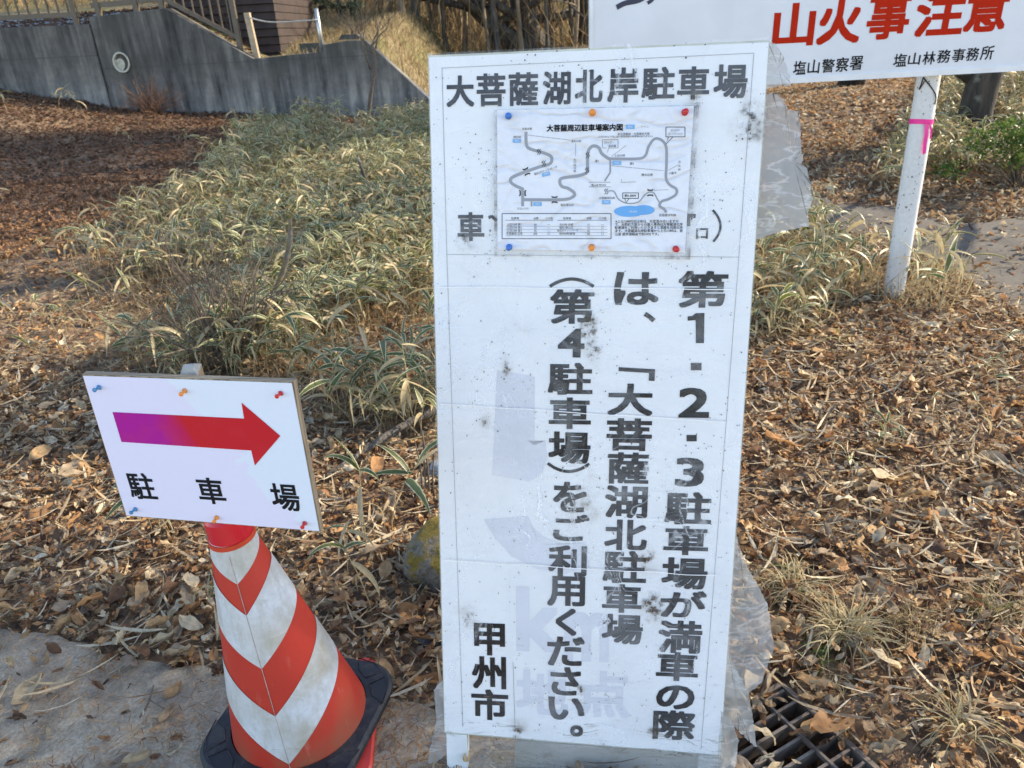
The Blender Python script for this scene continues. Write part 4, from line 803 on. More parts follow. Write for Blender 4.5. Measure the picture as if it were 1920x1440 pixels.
# ------------------------------------------------------------------ retaining wall, railings, hut and posts behind
def wall(name, label, pts, y, th, zb, m=None):
    P = [at_y(px, py, y) for px, py in pts]; P = P + [np.array([P[-1][0], y, zb]), np.array([P[0][0], y, zb])]
    mb = MB(); mb.prism(P, (0, th, 0)); o = mb.build(name, m or M['wall'], origin=(sum(p[0] for p in P)/len(P), y, zb), bevel=.012); return tag(o, label, 'retaining wall')
wm = wall('retaining_wall', 'stepped concrete retaining wall with vertical dark stains, sloping down behind the bamboo grass', [(165.5, 32), (310, 15), (475, 110), (605, 97), (606, 84), (650, 76), (685, 75.5), (815, 194), (850, 232)], WALL_Y, .30, -.6)
wall('retaining_wall', 'lower grey blue concrete wall at the far left, below the straight brown railing', [(-1500, 118), (-420, 72), (0, 52.5), (166, 45)], WALL_Y-.03, .12, -.4)
c_ = at_y(229, 117, WALL_Y); mb = MB(); mb.lathe([(.150, -.02), (.150, .05), (.128, .05), (.122, -.01), (.002, .012)], c_, (.10, -1, .06), 28, False); mb.V[-1] = (mb.V[-1]-c_)*np.array([.82, 1, 1])+c_
dp = mb.build('drain_pipe', simple('pale_clay_pipe', (.48, .45, .36), .7, .2, 20, .2), wm)
def rail_fence(name, label, base, top_h, posts, sp=.155, rail_h=.07):
    base = np.array(base); r = thing(name, label, 'railing', base[0]); L = np.concatenate([[0], np.cumsum(np.linalg.norm(np.diff(base, axis=0), axis=1))])
    at = lambda s: np.array([np.interp(s, L, base[:, k]) for k in range(3)])
    for nm, h_ in (('bottom_rail', .05), ('top_rail', top_h)):
        mb = MB()
        for a, b in zip(base[:-1], base[1:]):
            d = b-a; n_ = np.array([0, .05, 0]); up = np.array([0, 0, rail_h]); mb.prism([a+[0, 0, h_], b+[0, 0, h_], b+[0, 0, h_]+up, a+[0, 0, h_]+up], n_)
        mb.build(nm, M['rail'], r)
    mb = MB()
    for s in np.arange(sp*.5, L[-1], sp):
        p = at(s)+[0, .025, 0]; mb.box(p+[0, 0, top_h/2+.06], .022, .022, top_h-.02)
    mb.build('picket_panel', M['rail'], r)
    for s in posts:
        p = at(s*L[-1])+[0, .025, 0]; mb = MB(); mb.box(p+[0, 0, top_h/2-.08], .075, .075, top_h+.34); mb.build('post', M['rail'], r)
    return r
rail_fence('railing', 'straight brown metal railing standing on the lower wall at the far left', [at_y(-400, 65, 13.08), at_y(-100, 50, 13.08), at_y(150, 38, 13.08)], 1.05, (0, .5, .985))
rail_fence('railing', 'brown metal railing that bends and runs down along the sloping wall top', [at_y(172, 22, 13.12), at_y(308, 9, 13.12), at_y(452, 84, 13.12)], 1.05, (.04, .29, .46, .985))
# dark timber hut
HY = 14.1; hl, hr = at_y(325, 60, HY)[0], at_y(521, 60, HY)[0]; hz0 = .8
hut = thing('log_hut', 'dark brown hut of horizontal timber boards behind the sloping railing', 'hut', ((hl+hr)/2, HY+1.5, hz0))
mb = MB(); z = hz0; k = 0
while z < hz0+3.6:
    mb.prism([(hl, HY, z), (hr, HY, z), (hr, HY+.03, z+.115), (hl, HY+.03, z+.115)], (0, 3.0, 0)); z += .125; k += 1
mb.build('board_wall', M['logs'], hut)
mb = MB(); mb.prism([(hl-.4, HY-.4, z-.1), (hr+.4, HY-.4, z-.1), (hr+.4, HY+1.5, z+.9), (hl-.4, HY+1.5, z+.9)], (0, 0, .08)); mb.prism([(hl-.4, HY+1.5, z+.9), (hr+.4, HY+1.5, z+.9), (hr+.4, HY+3.4, z-.1), (hl-.4, HY+3.4, z-.1)], (0, 0, .08)); mb.build('roof', M['rail'], hut)
def stick(name, label, cat, p0, p1, m, r, sq=False):
    mb = MB()
    if sq:
        d = p1-p0; qd = Vector(d).to_track_quat('Z', 'Y').to_matrix(); mb.box((p0+p1)/2, r*2, r*2, np.linalg.norm(d), np.array(qd))
    else: mb.tube([p0, (p0+p1)/2, p1], r, 12)
    return tag(mb.build(name, m, origin=p0, smooth=not sq, bevel=.004 if sq else 0), label, cat)
Y0 = WALL_Y+.18
stick('wooden_post', 'pale square wooden post where the sloping wall meets the lower wall', 'post', at_y(483, 113, Y0), at_y(463, 24, Y0), M['woodpost'], .045, True)
stick('steel_post', 'round galvanised steel post standing on the low middle part of the wall', 'post', at_y(606, 102, Y0), at_y(592, 16, Y0), M['steel'], .035)
mb = MB(); mb.tube(catmull([at_y(*p, Y0-.05) for p in ((467, 33), (490, 39), (512, 41.5), (545, 40.5), (595, 37))], 6), .012, 6); ro = mb.build('barrier_rope', M['rope'], smooth=True, origin=at_y(512, 41, Y0)); tag(ro, 'slack grey rope strung between the wooden post and the steel post', 'rope')
for lab, q, y, h_ in (('dark concrete step block beside the steel post on the wall', [(560, 82), (601, 80), (604, 99), (566, 101)], 13.5, .5), ('flat dark concrete block on the highest middle part of the wall', [(634, 75), (640, 65), (668, 64), (680, 73)], 13.4, .5)):
    mb = MB(); mb.prism([at_y(*p, y) for p in q], (0, h_, 0)); tag(mb.build('concrete_block', simple('mossy_dark_concrete', (.07, .068, .06), .9, .35, 14, .4), origin=at_y(*q[3], y)), lab, 'concrete block')

# ------------------------------------------------------------------ trees
def limbs(mb, p, d, L, r, lvl, rs, k=6, up=.15, nb=(3, 5)):
    n_ = 6; pts = [p]; q = p.copy(); dd = d/np.linalg.norm(d)
    for i in range(n_):
        dd = dd + rs.normal(size=3)*.16 + np.array([0, 0, up*.25]); dd /= np.linalg.norm(dd); q = q+dd*L/n_; pts.append(q.copy())
    rr = np.linspace(r, r*.35, n_+1); mb.tube(pts, rr, max(3, k))
    if lvl <= 0: return
    for j in range(rs.integers(*nb)):
        i = rs.integers(2, n_+1); a = rs.normal(size=3); a -= dd*(a@dd)*.4; a /= np.linalg.norm(a); nd = dd*.6+a*.7+np.array([0, 0, up])
        limbs(mb, pts[i], nd, L*rs.uniform(.45, .7), rr[i]*.6, lvl-1, rs, k-2, up, nb)
def tree(name, label, spine, r0, r1, seed, m, group=None, ncr=9, lvl=2, limb_l=(1.5, 3), start=.3, sides=12, cm=None):
    rs = np.random.default_rng(seed); S = np.array(catmull(spine, 5)); n_ = len(S); root = thing(name, label, 'tree', S[0], group)
    rad = r0+(r1-r0)*np.linspace(0, 1, n_); rad[:3] *= np.array([1.35, 1.14, 1.04]); mb = MB()
    S2 = np.vstack([S[0]-[0, 0, .3], S]); mb.tube(S2, np.concatenate([[rad[0]*1.15], rad]), sides); mb.build('trunk', m, root, smooth=True)
    mb = MB()
    for j in range(ncr):
        i = int(rs.uniform(start, 1)*(n_-1)); a = rs.uniform(0, 6.28); d = np.array([math.cos(a), math.sin(a), rs.uniform(.1, .9)])
        limbs(mb, S[i], d, rs.uniform(*limb_l), rad[i]*.5, lvl, rs)
    mb.build('crown', cm or m, root, smooth=True); return root
def copy_tree(o, loc, rz, sc_=1.0, label=None):
    c = o.copy(); C.objects.link(c); c.location = loc; c.rotation_euler = (0, 0, rz); c.scale = (sc_,)*3
    if label: c['label'] = label
    for ch in o.children: d = ch.copy(); C.objects.link(d); d.parent = c
    return c
tb = on_ground(988, 98); YT = tb[1]
tree('oak_tree', 'rough grey tree trunk leaning left just above the notice board top edge', [tb+[-.10, 0, 0], at_y(945, 62, YT), at_y(893, 14, YT), at_y(862, -30, YT), at_y(835, -120, YT), at_y(820, -260, YT)], YT*.0130, YT*.006, 1, M['bark'], None, 10, 3, (1.6, 3.2), .25)
tb2 = on_ground(1004, 97)
tree('oak_tree', 'rough grey tree trunk rising nearly upright beside the leaning one', [tb2+[.1, .1, 0], at_y(990, 48, YT+.1), at_y(974, 0, YT+.1), at_y(968, -80, YT+.1), at_y(985, -260, YT+.3)], YT*.0160, YT*.008, 2, M['bark'], None, 11, 3, (1.6, 3.4), .12)
b_ = on_ground(1098, 85); tree('dark_tree', 'dark tree trunk partly hidden by the left end of the white signboard', [b_, b_+[-.02, 0, .8], b_+[0, .1, 2.5], b_+[.1, 0, 6]], .21, .13, 3, M['bark_dark'], None, 8, 2, (2, 3.5), .4)
b_ = on_ground(838, 58); tree('dark_tree', 'dark straight tree trunk left of the leaning grey trunk', [b_, b_+[.02, 0, 1], b_+[0, .1, 3], b_+[-.1, 0, 7]], .20, .12, 4, M['bark_dark'], None, 8, 2, (2, 3.5), .4)
b_ = on_ground(1832, 256); tree('large_tree', 'thick dark tree trunk below the right end of the white signboard, among bamboo grass', [b_, at_y(1842, 160, b_[1]), b_+[.25, 0, 3], b_+[.1, .2, 8]], b_[1]*.0205, .14, 5, M['bark_dark'], None, 14, 3, (2, 4), .35, 16)
# bare saplings of the wood behind
protos = []
for k in range(5):
    rs = np.random.default_rng(50+k); h_ = rs.uniform(6, 9); sp = [np.array([rs.normal()*.05*z, rs.normal()*.05*z, z]) for z in np.linspace(0, h_, 5)]; sp[0] = np.zeros(3)
    protos.append(tree('forest_tree', 'thin bare tree of the sunlit wood behind the notice board', sp, (.03+.013*k), .015, 60+k, M['bark_pale'] if k % 2 else M['bark'], 'thin bare trees of the wood behind', 7, 1, (.8, 1.8), .2, 7))
used = [0]*5; rs = np.random.default_rng(5); n_f = 0
for k in range(400):
    px = rs.uniform(530, 1100); Yt = rs.uniform(20, 42); b_ = at_y(px, 60, Yt); z = float(hill(b_[0], Yt)); pp_ = proj([b_[0], Yt, z+.2])
    if pp_[1] < 5 or n_f >= 46: continue
    i = rs.integers(0, 5); sc_ = rs.uniform(.7, 1.25); loc = (b_[0], Yt, z)
    if not used[i]: protos[i].location = loc; used[i] = 1
    else: copy_tree(protos[i], loc, rs.uniform(0, 6.28), sc_)
    n_f += 1
# sapling and bushes by the wall
b_ = at_y(688, 215, 12.6); b_[2] = float(terr(b_[0], 12.6)); root = thing('sapling', 'slender bare sapling standing in front of the wall left of the notice board', 'sapling', b_); mb = MB()
mb.tube(catmull([b_, at_y(697, 165, 12.6), at_y(703, 120, 12.6), at_y(697, 82, 12.6)], 4), [.032]*4+[.028]*4+[.024]*4+[.02], 8); mb.build('trunk', M['twig'], root, smooth=True); mb = MB(); rs = np.random.default_rng(8)
for e in ((668, 20), (705, 10), (730, 25), (652, 45), (715, 40)):
    p0 = at_y(699+rs.normal()*3, rs.uniform(78, 130), 12.6); p1 = at_y(*e, 12.6+rs.normal()*.3); mb.tube(catmull([p0, (p0*2+p1)/3+rs.normal(size=3)*.03, (p0+2*p1)/3+rs.normal(size=3)*.04, p1], 4), np.linspace(.015, .004, 13), 5); limbs(mb, (p0+p1)/2, p1-p0, .5, .007, 1, rs, 4)
mb.build('crown', M['twig'], root, smooth=True)
def bush(label, base, n, h, spread, r, seed, lvl=1, lean=(0, 0), m=None, name='bare_bush', cat='bush'):
    rs = np.random.default_rng(seed); mb = MB(); base = np.array(base, float)
    for k in range(n):
        a = rs.uniform(0, 6.28); s = rs.uniform(.1, spread); d = np.array([math.cos(a)*s+lean[0], math.sin(a)*s+lean[1], 1.0]); limbs(mb, base+np.array([math.cos(a), math.sin(a), 0])*.05*rs.random()-[0, 0, .03], d, h*rs.uniform(.6, 1.1), r, lvl, rs, 5, .05, (2, 4))
    return tag(mb.build(name, m or M['twig'], origin=base, smooth=True), label, cat)
bush('brown leafless bush on the slope behind the highest middle part of the wall', hp := np.array([at_y(660, 60, 14.6)[0], 14.6, float(hill(at_y(660, 60, 14.6)[0], 14.6))]), 26, .6, .6, .008, 11)
bush('tangle of dead reddish brush heaped at the wall foot under the pipe', at_y(285, 208, 12.6)*np.array([1, 1, 0])+[0, 0, float(terr(at_y(285, 208, 12.6)[0], 12.6))], 60, .55, 1.6, .008, 12, 2, m=simple('dead_brush', (.16, .085, .05), .9, .3, 30, .3))
bush('leafless grey brown shrub with many fine twigs behind the arrow sign', on_ground(438, 688), 40, .74, .70, .0062, 13, 2)
bush('leafless reddish twig bush in front of the timber hut', np.array([at_y(420, 30, 14.2)[0], 14.2, float(hill(at_y(420, 30, 14.2)[0], 14.2))]), 30, .9, .7, .006, 14, 2)
def tubething(name, label, cat, pts, r, m, k=10, sub=5):
    q = catmull(pts, sub); mb = MB(); rr = np.interp(np.linspace(0, 1, len(q)), np.linspace(0, 1, len(r)), r); rr = rr*(1+.10*(vnoise(np.arange(len(q))*1.3, np.zeros(len(q)), 3)-.5)); mb.tube(q, rr, k); return tag(mb.build(name, m, smooth=True, origin=q[0]), label, cat)
gz = lambda px, py, dz: on_ground(px, py)+np.array([0, 0, dz])
fb = tubething('fallen_branch', 'grey fallen branch slanting across the leaf litter between arrow sign and notice board', 'branch', [gz(560, 930, .01), gz(610, 908, .03), gz(680, 870, .05), gz(740, 838, .07), gz(800, 812, .09), gz(870, 780, .11)], [.006, .009, .012, .016, .020], M['branch'])
tubething('fallen_branch', 'mossy thin branch sticking up out of the bamboo grass behind the arrow sign', 'branch', [gz(440, 672, .05), gz(500, 655, .18), gz(545, 640, .34), gz(575, 640, .54), gz(585, 640, .68)], [.018, .016, .014, .009], M['moss_stone'])
tubething('fallen_branch', 'pale forked dead branch lying in the grass at the left edge of the slope', 'branch', [gz(165, 476, .03), gz(195, 462, .08), gz(215, 455, .12), gz(232, 450, .13), gz(250, 452, .10)], [.014, .022, .026, .018], M['branch'])
tubething('fallen_branch', 'dark thin dead stem standing among bamboo grass left of the notice board', 'branch', [gz(705, 420, 0), gz(698, 400, .20), gz(688, 390, .34), gz(682, 380, .42)], [.02, .016, .01], M['bark_dark'])
tubething('twig', 'short bent grey twig lying on the sunlit leaves right of the notice board', 'twig', [gz(1632, 715, .02), gz(1655, 738, .035), gz(1676, 760, .03), gz(1700, 780, .02)], [.006, .007, .005], M['branch'], 7)
tubething('twig', 'thin forked twig beside the bent grey one on the leaves', 'twig', [gz(1668, 752, .03), gz(1686, 735, .05), gz(1712, 722, .05)], [.005, .004, .003], M['branch'], 7)
tubething('twig', 'smooth pale stick at the right edge near the bottom corner', 'twig', [gz(1858, 1178, .012), gz(1890, 1210, .02), gz(1950, 1262, .02)], [.009, .010, .010], M['woodpost'], 8)
tubething('twig', 'short dark twig lying on the needle covered pavement', 'twig', [at_z(262, 1345, .018), at_z(278, 1318, .020), at_z(288, 1285, .018)], [.0022, .003, .002], M['twig'], 6)
tubething('twig', 'thin hooked twig lying on the pavement beside the cone', 'twig', [at_z(278, 1310, .018), at_z(296, 1322, .022), at_z(318, 1334, .018)], [.0018, .0022, .0014], M['twig'], 6)
for k, (x0, y0, x1, y1, dz) in enumerate(((792, 930, 788, 800, .22), (800, 935, 806, 800, .26), (806, 935, 802, 780, .30), (813, 930, 822, 850, .16))):
    tubething('dead_stalk', 'slim upright reddish brown stalk close to the left edge of the notice board', 'stalk', [gz(x0, y0, -.01), gz(x0+2, y0-4, dz*.5), gz(x1, y0-10, dz)], [.0042, .0036, .002], M['twig'], 6)['group'] = 'reddish stalks by the notice board'
def rock(name, label, base, ax, seed, m, cat, rough=.25):
    me_ = bpy.data.meshes.new('tmp'); import bmesh; bm = bmesh.new(); bmesh.ops.create_icosphere(bm, subdivisions=5, radius=1); V = np.array([v.co[:] for v in bm.verts]); F = [[v.index for v in f.verts] for f in bm.faces]; bm.free(); bpy.data.meshes.remove(me_)
    V = np.sign(V)*np.abs(V)**.75
    n_ = fbm(V[:, 0]*1.6+seed, V[:, 1]*1.6+V[:, 2]*1.3, seed, 4)-.47 + .35*(fbm(V[:, 0]*6+seed, V[:, 1]*6+V[:, 2]*5, seed+3, 4)-.47)
    V = V*(1+rough*2*n_)[:, None]; A_ = np.array(ax); V = V @ A_; o = mesh(name, V+np.asarray(base), F, m, smooth=True, origin=base); return tag(o, label, cat)
rb_ = on_ground(810, 1085); rock('mossy_stone', 'lichen and orange moss covered stone at the left edge of the notice board', rb_+[.03, .05, .045], [[.085, -.03, .03], [.03, .12, .01], [-.035, .0, .085]], 5, M['moss_stone'], 'stone')
rock('pale_stone', 'smooth pale grey stone half hidden behind the left edge of the notice board', on_ground(826, 900)+[.03, .02, .02], [[.07, 0, 0], [0, .05, 0], [0, 0, .055]], 9, M['pale_stone'], 'stone', .12)
rock('dark_stone', 'small dark wet looking stone on the ground between cone and notice board', on_ground(806, 1212)+[0, 0, .012], [[.028, .01, 0], [-.01, .022, 0], [0, 0, .02]], 13, simple('dark_stone', (.07, .068, .066), .4, .3, 30, .4), 'stone')

# ------------------------------------------------------------------ drain grate
gt = thing('drain_grate', 'steel drain grate with leaves caught in it at the foot of the notice board', 'drain grate', GR0*np.array([1, 1, 0])); G = lambda a, b, z: np.array([GR0[0], GR0[1], 0])+GE1*a+GE2*b+np.array([0, 0, z])
def gbar(nm, a0, b0, a1, b1, wd, z0, z1):
    A_, B_ = G(a0, b0, 0), G(a1, b1, 0); d = (B_-A_)/np.linalg.norm(B_-A_); s = np.array([-d[1], d[0], 0])*wd/2; mb = MB(); mb.prism([A_-s+[0, 0, z0], B_-s+[0, 0, z0], B_+s+[0, 0, z0], A_+s+[0, 0, z0]], (0, 0, z1-z0)); mb.build(nm, M['grate'], gt)
for a in np.arange(.012, GL, .0385): gbar('bearing_bar', a, .004, a, GW-.004, .007, -.036, .004)
for b in np.arange(.07, GW, .105): gbar('cross_rod', .002, b, GL-.002, b, .007, -.006, .0065)
for q in ((-.004, -.004, GL+.004, -.004), (-.004, GW+.004, GL+.004, GW+.004)): gbar('frame_bar', *q, .012, -.05, .007)
for q in ((-.004, .002, -.004, GW-.002), (GL+.004, .002, GL+.004, GW-.002)): gbar('frame_bar', *q, .012, -.05, .0065)

# ------------------------------------------------------------------ leaves: shapes, then the litter
def leaf_var(L, W, nu, nv, kx, ky, seed, lobes=0, twist=0.0, tip=1.2):
    rs = np.random.default_rng(seed); u, v = np.meshgrid(np.linspace(-1, 1, nu), np.linspace(0, 1, nv)); wv = np.sin(np.pi*np.clip(v, .015, .985)**.85)**(tip*.7)
    if lobes: wv = wv*(1+.28*np.sin(v*np.pi*lobes)*np.abs(u))
    wv = wv*(1+.05*np.sin(v*40)*np.abs(u)); s = u*wv*W/2; t_ = (v-.5)*L
    if abs(kx) > 1e-3: x = np.sin(s*kx)/kx; z = (1-np.cos(s*kx))/kx
    else: x = s; z = 0*s
    z = z+.10*W*np.abs(u)*wv*.4
    if abs(ky) > 1e-3: y = np.sin(t_*ky)/ky; z2 = (1-np.cos(t_*ky))/ky; y2 = y-z*np.sin(t_*ky); z = z*np.cos(t_*ky)+z2; y = y2
    else: y = t_
    a = twist*(v-.5); x, z = x*np.cos(a)-z*np.sin(a), x*np.sin(a)+z*np.cos(a)
    nz_ = (fbm(u*1.9+seed*3, v*5+seed, seed, 4)-.47)*W*.75; z = z+nz_
    V = np.stack([x, y, z-np.min(z)*.6], -1).reshape(-1, 3); return V, grid_faces(nv, nu), np.stack([(u+1)/2, v], -1).reshape(-1, 2)
def rotm(yaw, tx, ty):
    n = len(yaw); c, s = np.cos(yaw), np.sin(yaw); z = np.zeros(n); o = np.ones(n)
    Rz = np.stack([np.stack([c, -s, z], -1), np.stack([s, c, z], -1), np.stack([z, z, o], -1)], 1)
    c, s = np.cos(tx), np.sin(tx); Rx = np.stack([np.stack([o, z, z], -1), np.stack([z, c, -s], -1), np.stack([z, s, c], -1)], 1)
    c, s = np.cos(ty), np.sin(ty); Ry = np.stack([np.stack([c, z, s], -1), np.stack([z, o, z], -1), np.stack([-s, z, c], -1)], 1)
    return Rz @ Rx @ Ry
class Stuff:
    def __init__(s): s.V = []; s.F = []; s.U = []; s.r = []; s.n = 0
    def inst(s, var, Rm, T, rnd):
        V, F, U = var; N_ = len(T)
        if N_ == 0: return
        s.V.append((np.einsum('nij,kj->nki', Rm, V)+T[:, None, :]).reshape(-1, 3)); s.F.append((F[None]+(np.arange(N_)*len(V))[:, None, None]+s.n).reshape(-1, 4)); s.U.append(np.tile(U, (N_, 1)))
        s.r.append(np.repeat(rnd, len(V)) if np.ndim(rnd) == 1 else rnd.ravel()); s.n += N_*len(V)
    def raw(s, V, F, U, r): s.V.append(V); s.F.append(F+s.n); s.U.append(U); s.r.append(r); s.n += len(V)
    def build(s, name, m): return kind(mesh(name, np.concatenate(s.V), np.concatenate(s.F), m, uv=np.concatenate(s.U), rnd=np.concatenate(s.r), smooth=True), 'stuff')
def visible(x, y, z, mg=420):
    p = proj(np.stack([x, y, z], -1)); return (p[:, 2] > .2) & (p[:, 0] > -mg) & (p[:, 0] < 1920+mg) & (p[:, 1] > -mg) & (p[:, 1] < 1440+mg), p
slab_poly = [(p[0], p[1]) for p in poly]
SASA = [(450, 262), (560, 228), (700, 235), (840, 225), (850, 830), (760, 825), (650, 815), (600, 780), (560, 725), (330, 720), (120, 710), (0, 660), (-100, 560), (-60, 500), (150, 470), (330, 390), (410, 330)]
SASA_B = [(1395, 430), (1500, 400), (1590, 500), (1620, 560), (1520, 640), (1395, 660)]
SASA_C = [(1600, 520), (1700, 500), (1800, 505), (1830, 560), (1760, 600), (1640, 590)]
SASA_D = [(1740, 330), (1690, 380), (1640, 350), (1700, 250), (1760, 150), (1960, 140), (1960, 360), (1860, 350)]
PATHP = [(p[0], p[1]) for p in pp]
def litter_mask(x, y, p):
    d = np.ones(len(x)); d[in_poly(x, y, slab_poly)] = .10; d[in_poly(x, y, PATHP)] = .13
    d[in_poly(p[:, 0], p[:, 1], SASA)] *= .38
    a = (x-GR0[0])*GE1[0]+(y-GR0[1])*GE1[1]; b = (x-GR0[0])*GE2[0]+(y-GR0[1])*GE2[1]; d[(a > 0) & (a < GL) & (b > 0) & (b < GW)] = 0
    d *= np.clip(.45+fbm(x*2.3, y*2.3, 77, 3)*1.2, .25, 1); return d
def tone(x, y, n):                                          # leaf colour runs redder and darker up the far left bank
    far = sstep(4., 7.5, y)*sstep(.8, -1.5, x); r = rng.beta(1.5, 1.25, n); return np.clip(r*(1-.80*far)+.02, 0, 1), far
NV = [leaf_var(L, W, 5, 8, kx, ky, s, lo, tw) for L, W, kx, ky, s, lo, tw in ((.070, .036, 40, 12, 1, 0, .4), (.082, .044, 75, 8, 2, 0, .5), (.060, .034, 120, 8, 3, 0, .6), (.078, .044, 150, 6, 4, 0, .8), (.090, .050, 30, -14, 5, 7, .6), (.055, .034, -60, 22, 6, 0, .7), (.064, .022, 110, 14, 7, 0, 1.0), (.100, .056, 16, 10, 8, 0, .3), (.045, .030, 60, 40, 9, 0, 1.2), (.085, .040, 190, -10, 10, 0, .7), (.050, .040, 45, 35, 11, 5, .6), (.038, .014, 90, 25, 12, 0, .8), (.074, .050, 95, 22, 13, 6, .9), (.066, .030, 210, 10, 14, 0, .4))]
MV = [leaf_var(L, W, 4, 5, kx, ky, s) for L, W, kx, ky, s in ((.075, .040, 50, 12, 21), (.085, .040, 100, 10, 22), (.065, .040, -50, 22, 23), (.09, .04, 150, 6, 24))]
FV = [leaf_var(L, W, 3, 3, kx, ky, s) for L, W, kx, ky, s in ((.085, .046, 15, 8, 31), (.095, .042, 35, 10, 32), (.08, .05, -20, 12, 33))]
lit = Stuff(); big = []
def scatter(N_, x0, x1, y0, y1, VV, lift, hillside=False, tilt=.38, scl=(.7, 1.25), keep=False):
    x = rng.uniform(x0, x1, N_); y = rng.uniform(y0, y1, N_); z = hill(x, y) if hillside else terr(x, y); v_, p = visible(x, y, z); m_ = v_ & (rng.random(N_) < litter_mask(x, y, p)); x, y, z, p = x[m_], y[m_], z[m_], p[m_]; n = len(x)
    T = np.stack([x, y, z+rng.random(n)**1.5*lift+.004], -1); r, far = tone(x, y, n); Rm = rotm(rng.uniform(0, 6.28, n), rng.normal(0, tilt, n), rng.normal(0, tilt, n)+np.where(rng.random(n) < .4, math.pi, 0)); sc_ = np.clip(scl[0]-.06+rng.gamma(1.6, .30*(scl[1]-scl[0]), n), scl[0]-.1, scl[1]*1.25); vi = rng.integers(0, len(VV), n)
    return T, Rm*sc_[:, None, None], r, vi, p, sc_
T, Rm, r, vi, p, sc_ = scatter(52000, -3.4, 4.6, .95, 4.6, NV, .042, tilt=.42, scl=(.40, .95))
size = sc_*np.array([np.ptp(v[0][:, 1]) for v in NV])[vi]*FPX/p[:, 2]
okv = (p[:, 0] > 20) & (p[:, 0] < 1900) & (p[:, 1] > 20) & (p[:, 1] < 1420) & ~in_poly(p[:, 0], p[:, 1], [(780, 90), (1460, 60), (1400, 1440), (790, 1440)]) & ~in_poly(p[:, 0], p[:, 1], [(145, 690), (570, 700), (750, 1240), (740, 1440), (380, 1440), (400, 1010), (230, 990)]) & ~in_poly(T[:, 0], T[:, 1], slab_poly)
order = np.argsort(np.where(okv, -size, 1)); pick = order[:200]; rest = np.ones(len(T), bool); rest[pick] = False
for k in range(len(NV)):
    m_ = rest & (vi == k); lit.inst(NV[k], Rm[m_], T[m_], r[m_])
leaf_me = {}
def leaf_obj(k, tone_i, Rmat, loc, label, group=None, name='fallen_leaf'):
    key = (k, tone_i)
    if key not in leaf_me:
        V, F, U = NV[k]; o = mesh(name, V, F, M['leaf'], uv=U, rnd=np.full(len(V), (tone_i+.5)/6), smooth=True); leaf_me[key] = o.data; bpy.data.objects.remove(o)
    o = bpy.data.objects.new(name, leaf_me[key]); C.objects.link(o); Mx = Matrix([list(map(float, q)) for q in Rmat]).to_4x4(); Mx.translation = Vector(map(float, loc)); o.matrix_world = Mx
    return tag(o, label, 'leaf', group)
for i in pick: leaf_obj(int(vi[i]), int(min(5, r[i]*6)), Rm[i], T[i]+[0, 0, .012], 'curled dry brown leaf lying on top of the leaf litter', 'loose leaves on top of the litter')
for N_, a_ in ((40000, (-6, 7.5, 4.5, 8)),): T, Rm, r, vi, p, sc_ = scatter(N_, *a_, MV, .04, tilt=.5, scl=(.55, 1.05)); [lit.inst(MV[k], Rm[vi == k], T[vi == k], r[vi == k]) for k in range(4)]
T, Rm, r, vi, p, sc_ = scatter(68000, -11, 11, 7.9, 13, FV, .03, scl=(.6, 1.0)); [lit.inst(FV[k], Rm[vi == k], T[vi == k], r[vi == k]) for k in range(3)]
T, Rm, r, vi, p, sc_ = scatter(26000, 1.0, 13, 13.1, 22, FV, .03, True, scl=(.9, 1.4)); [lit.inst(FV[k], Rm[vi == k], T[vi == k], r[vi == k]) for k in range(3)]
# small broken bits close to the camera
x = rng.uniform(-3, 4, 42000); y = rng.uniform(.95, 3.9, 42000); z = terr(x, y); v_, p = visible(x, y, z); m_ = v_ & (rng.random(len(x)) < litter_mask(x, y, p)*.9); x, y, z = x[m_], y[m_], z[m_]; n = len(x)
bits = leaf_var(.024, .010, 3, 3, 60, 20, 44); lit.inst(bits, rotm(rng.uniform(0, 6.28, n), rng.normal(0, .6, n), rng.normal(0, .6, n))*rng.uniform(.4, 1.5, n)[:, None, None], np.stack([x, y, z+.008+rng.random(n)*.04], -1), rng.random(n))
n = 60; aa, bb = rng.uniform(.03, GL-.03, n), rng.uniform(.03, GW-.03, n); q = GR0[None, :2]+aa[:, None]*GE1[:2]+bb[:, None]*GE2[:2]; k_ = rng.integers(0, len(NV), n)
for k in range(len(NV)): m_ = k_ == k; lit.inst(NV[k], rotm(rng.uniform(0, 6.28, m_.sum()), rng.normal(0, .5, m_.sum()), rng.normal(0, .5, m_.sum()))*.8, np.column_stack([q[m_], rng.uniform(-.16, -.06, m_.sum())]), rng.random(m_.sum()))
for N_, L_, W_, r0_, r1_, reg in ((5200, .13, .0075, .78, 1., (-3, 4.4, 1.2, 5.5)), (4200, .075, .0042, .70, 1., (-3, 4.4, 1.0, 4)), (3600, .10, .0026, .05, .3, (-3, 4.4, 1.0, 5))):
    x = rng.uniform(reg[0], reg[1], N_); y = rng.uniform(reg[2], reg[3], N_); z = terr(x, y); v_, p = visible(x, y, z); m_ = v_ & (rng.random(N_) < litter_mask(x, y, p)); x, y, z = x[m_], y[m_], z[m_]; n = len(x)
    lit.inst(leaf_var(L_, W_, 3, 6, 60, 5, 88), rotm(rng.uniform(0, 6.28, n), rng.normal(0, .16, n), rng.normal(0, .3, n))*rng.uniform(.5, 1.4, n)[:, None, None], np.stack([x, y, z+.02+rng.random(n)*.03], -1), rng.uniform(r0_, r1_, n))
n = 80; aa, bb = rng.uniform(.0, GL, n), rng.uniform(.0, GW, n); q = GR0[None, :2]+aa[:, None]*GE1[:2]+bb[:, None]*GE2[:2]; k_ = rng.integers(0, len(NV), n)
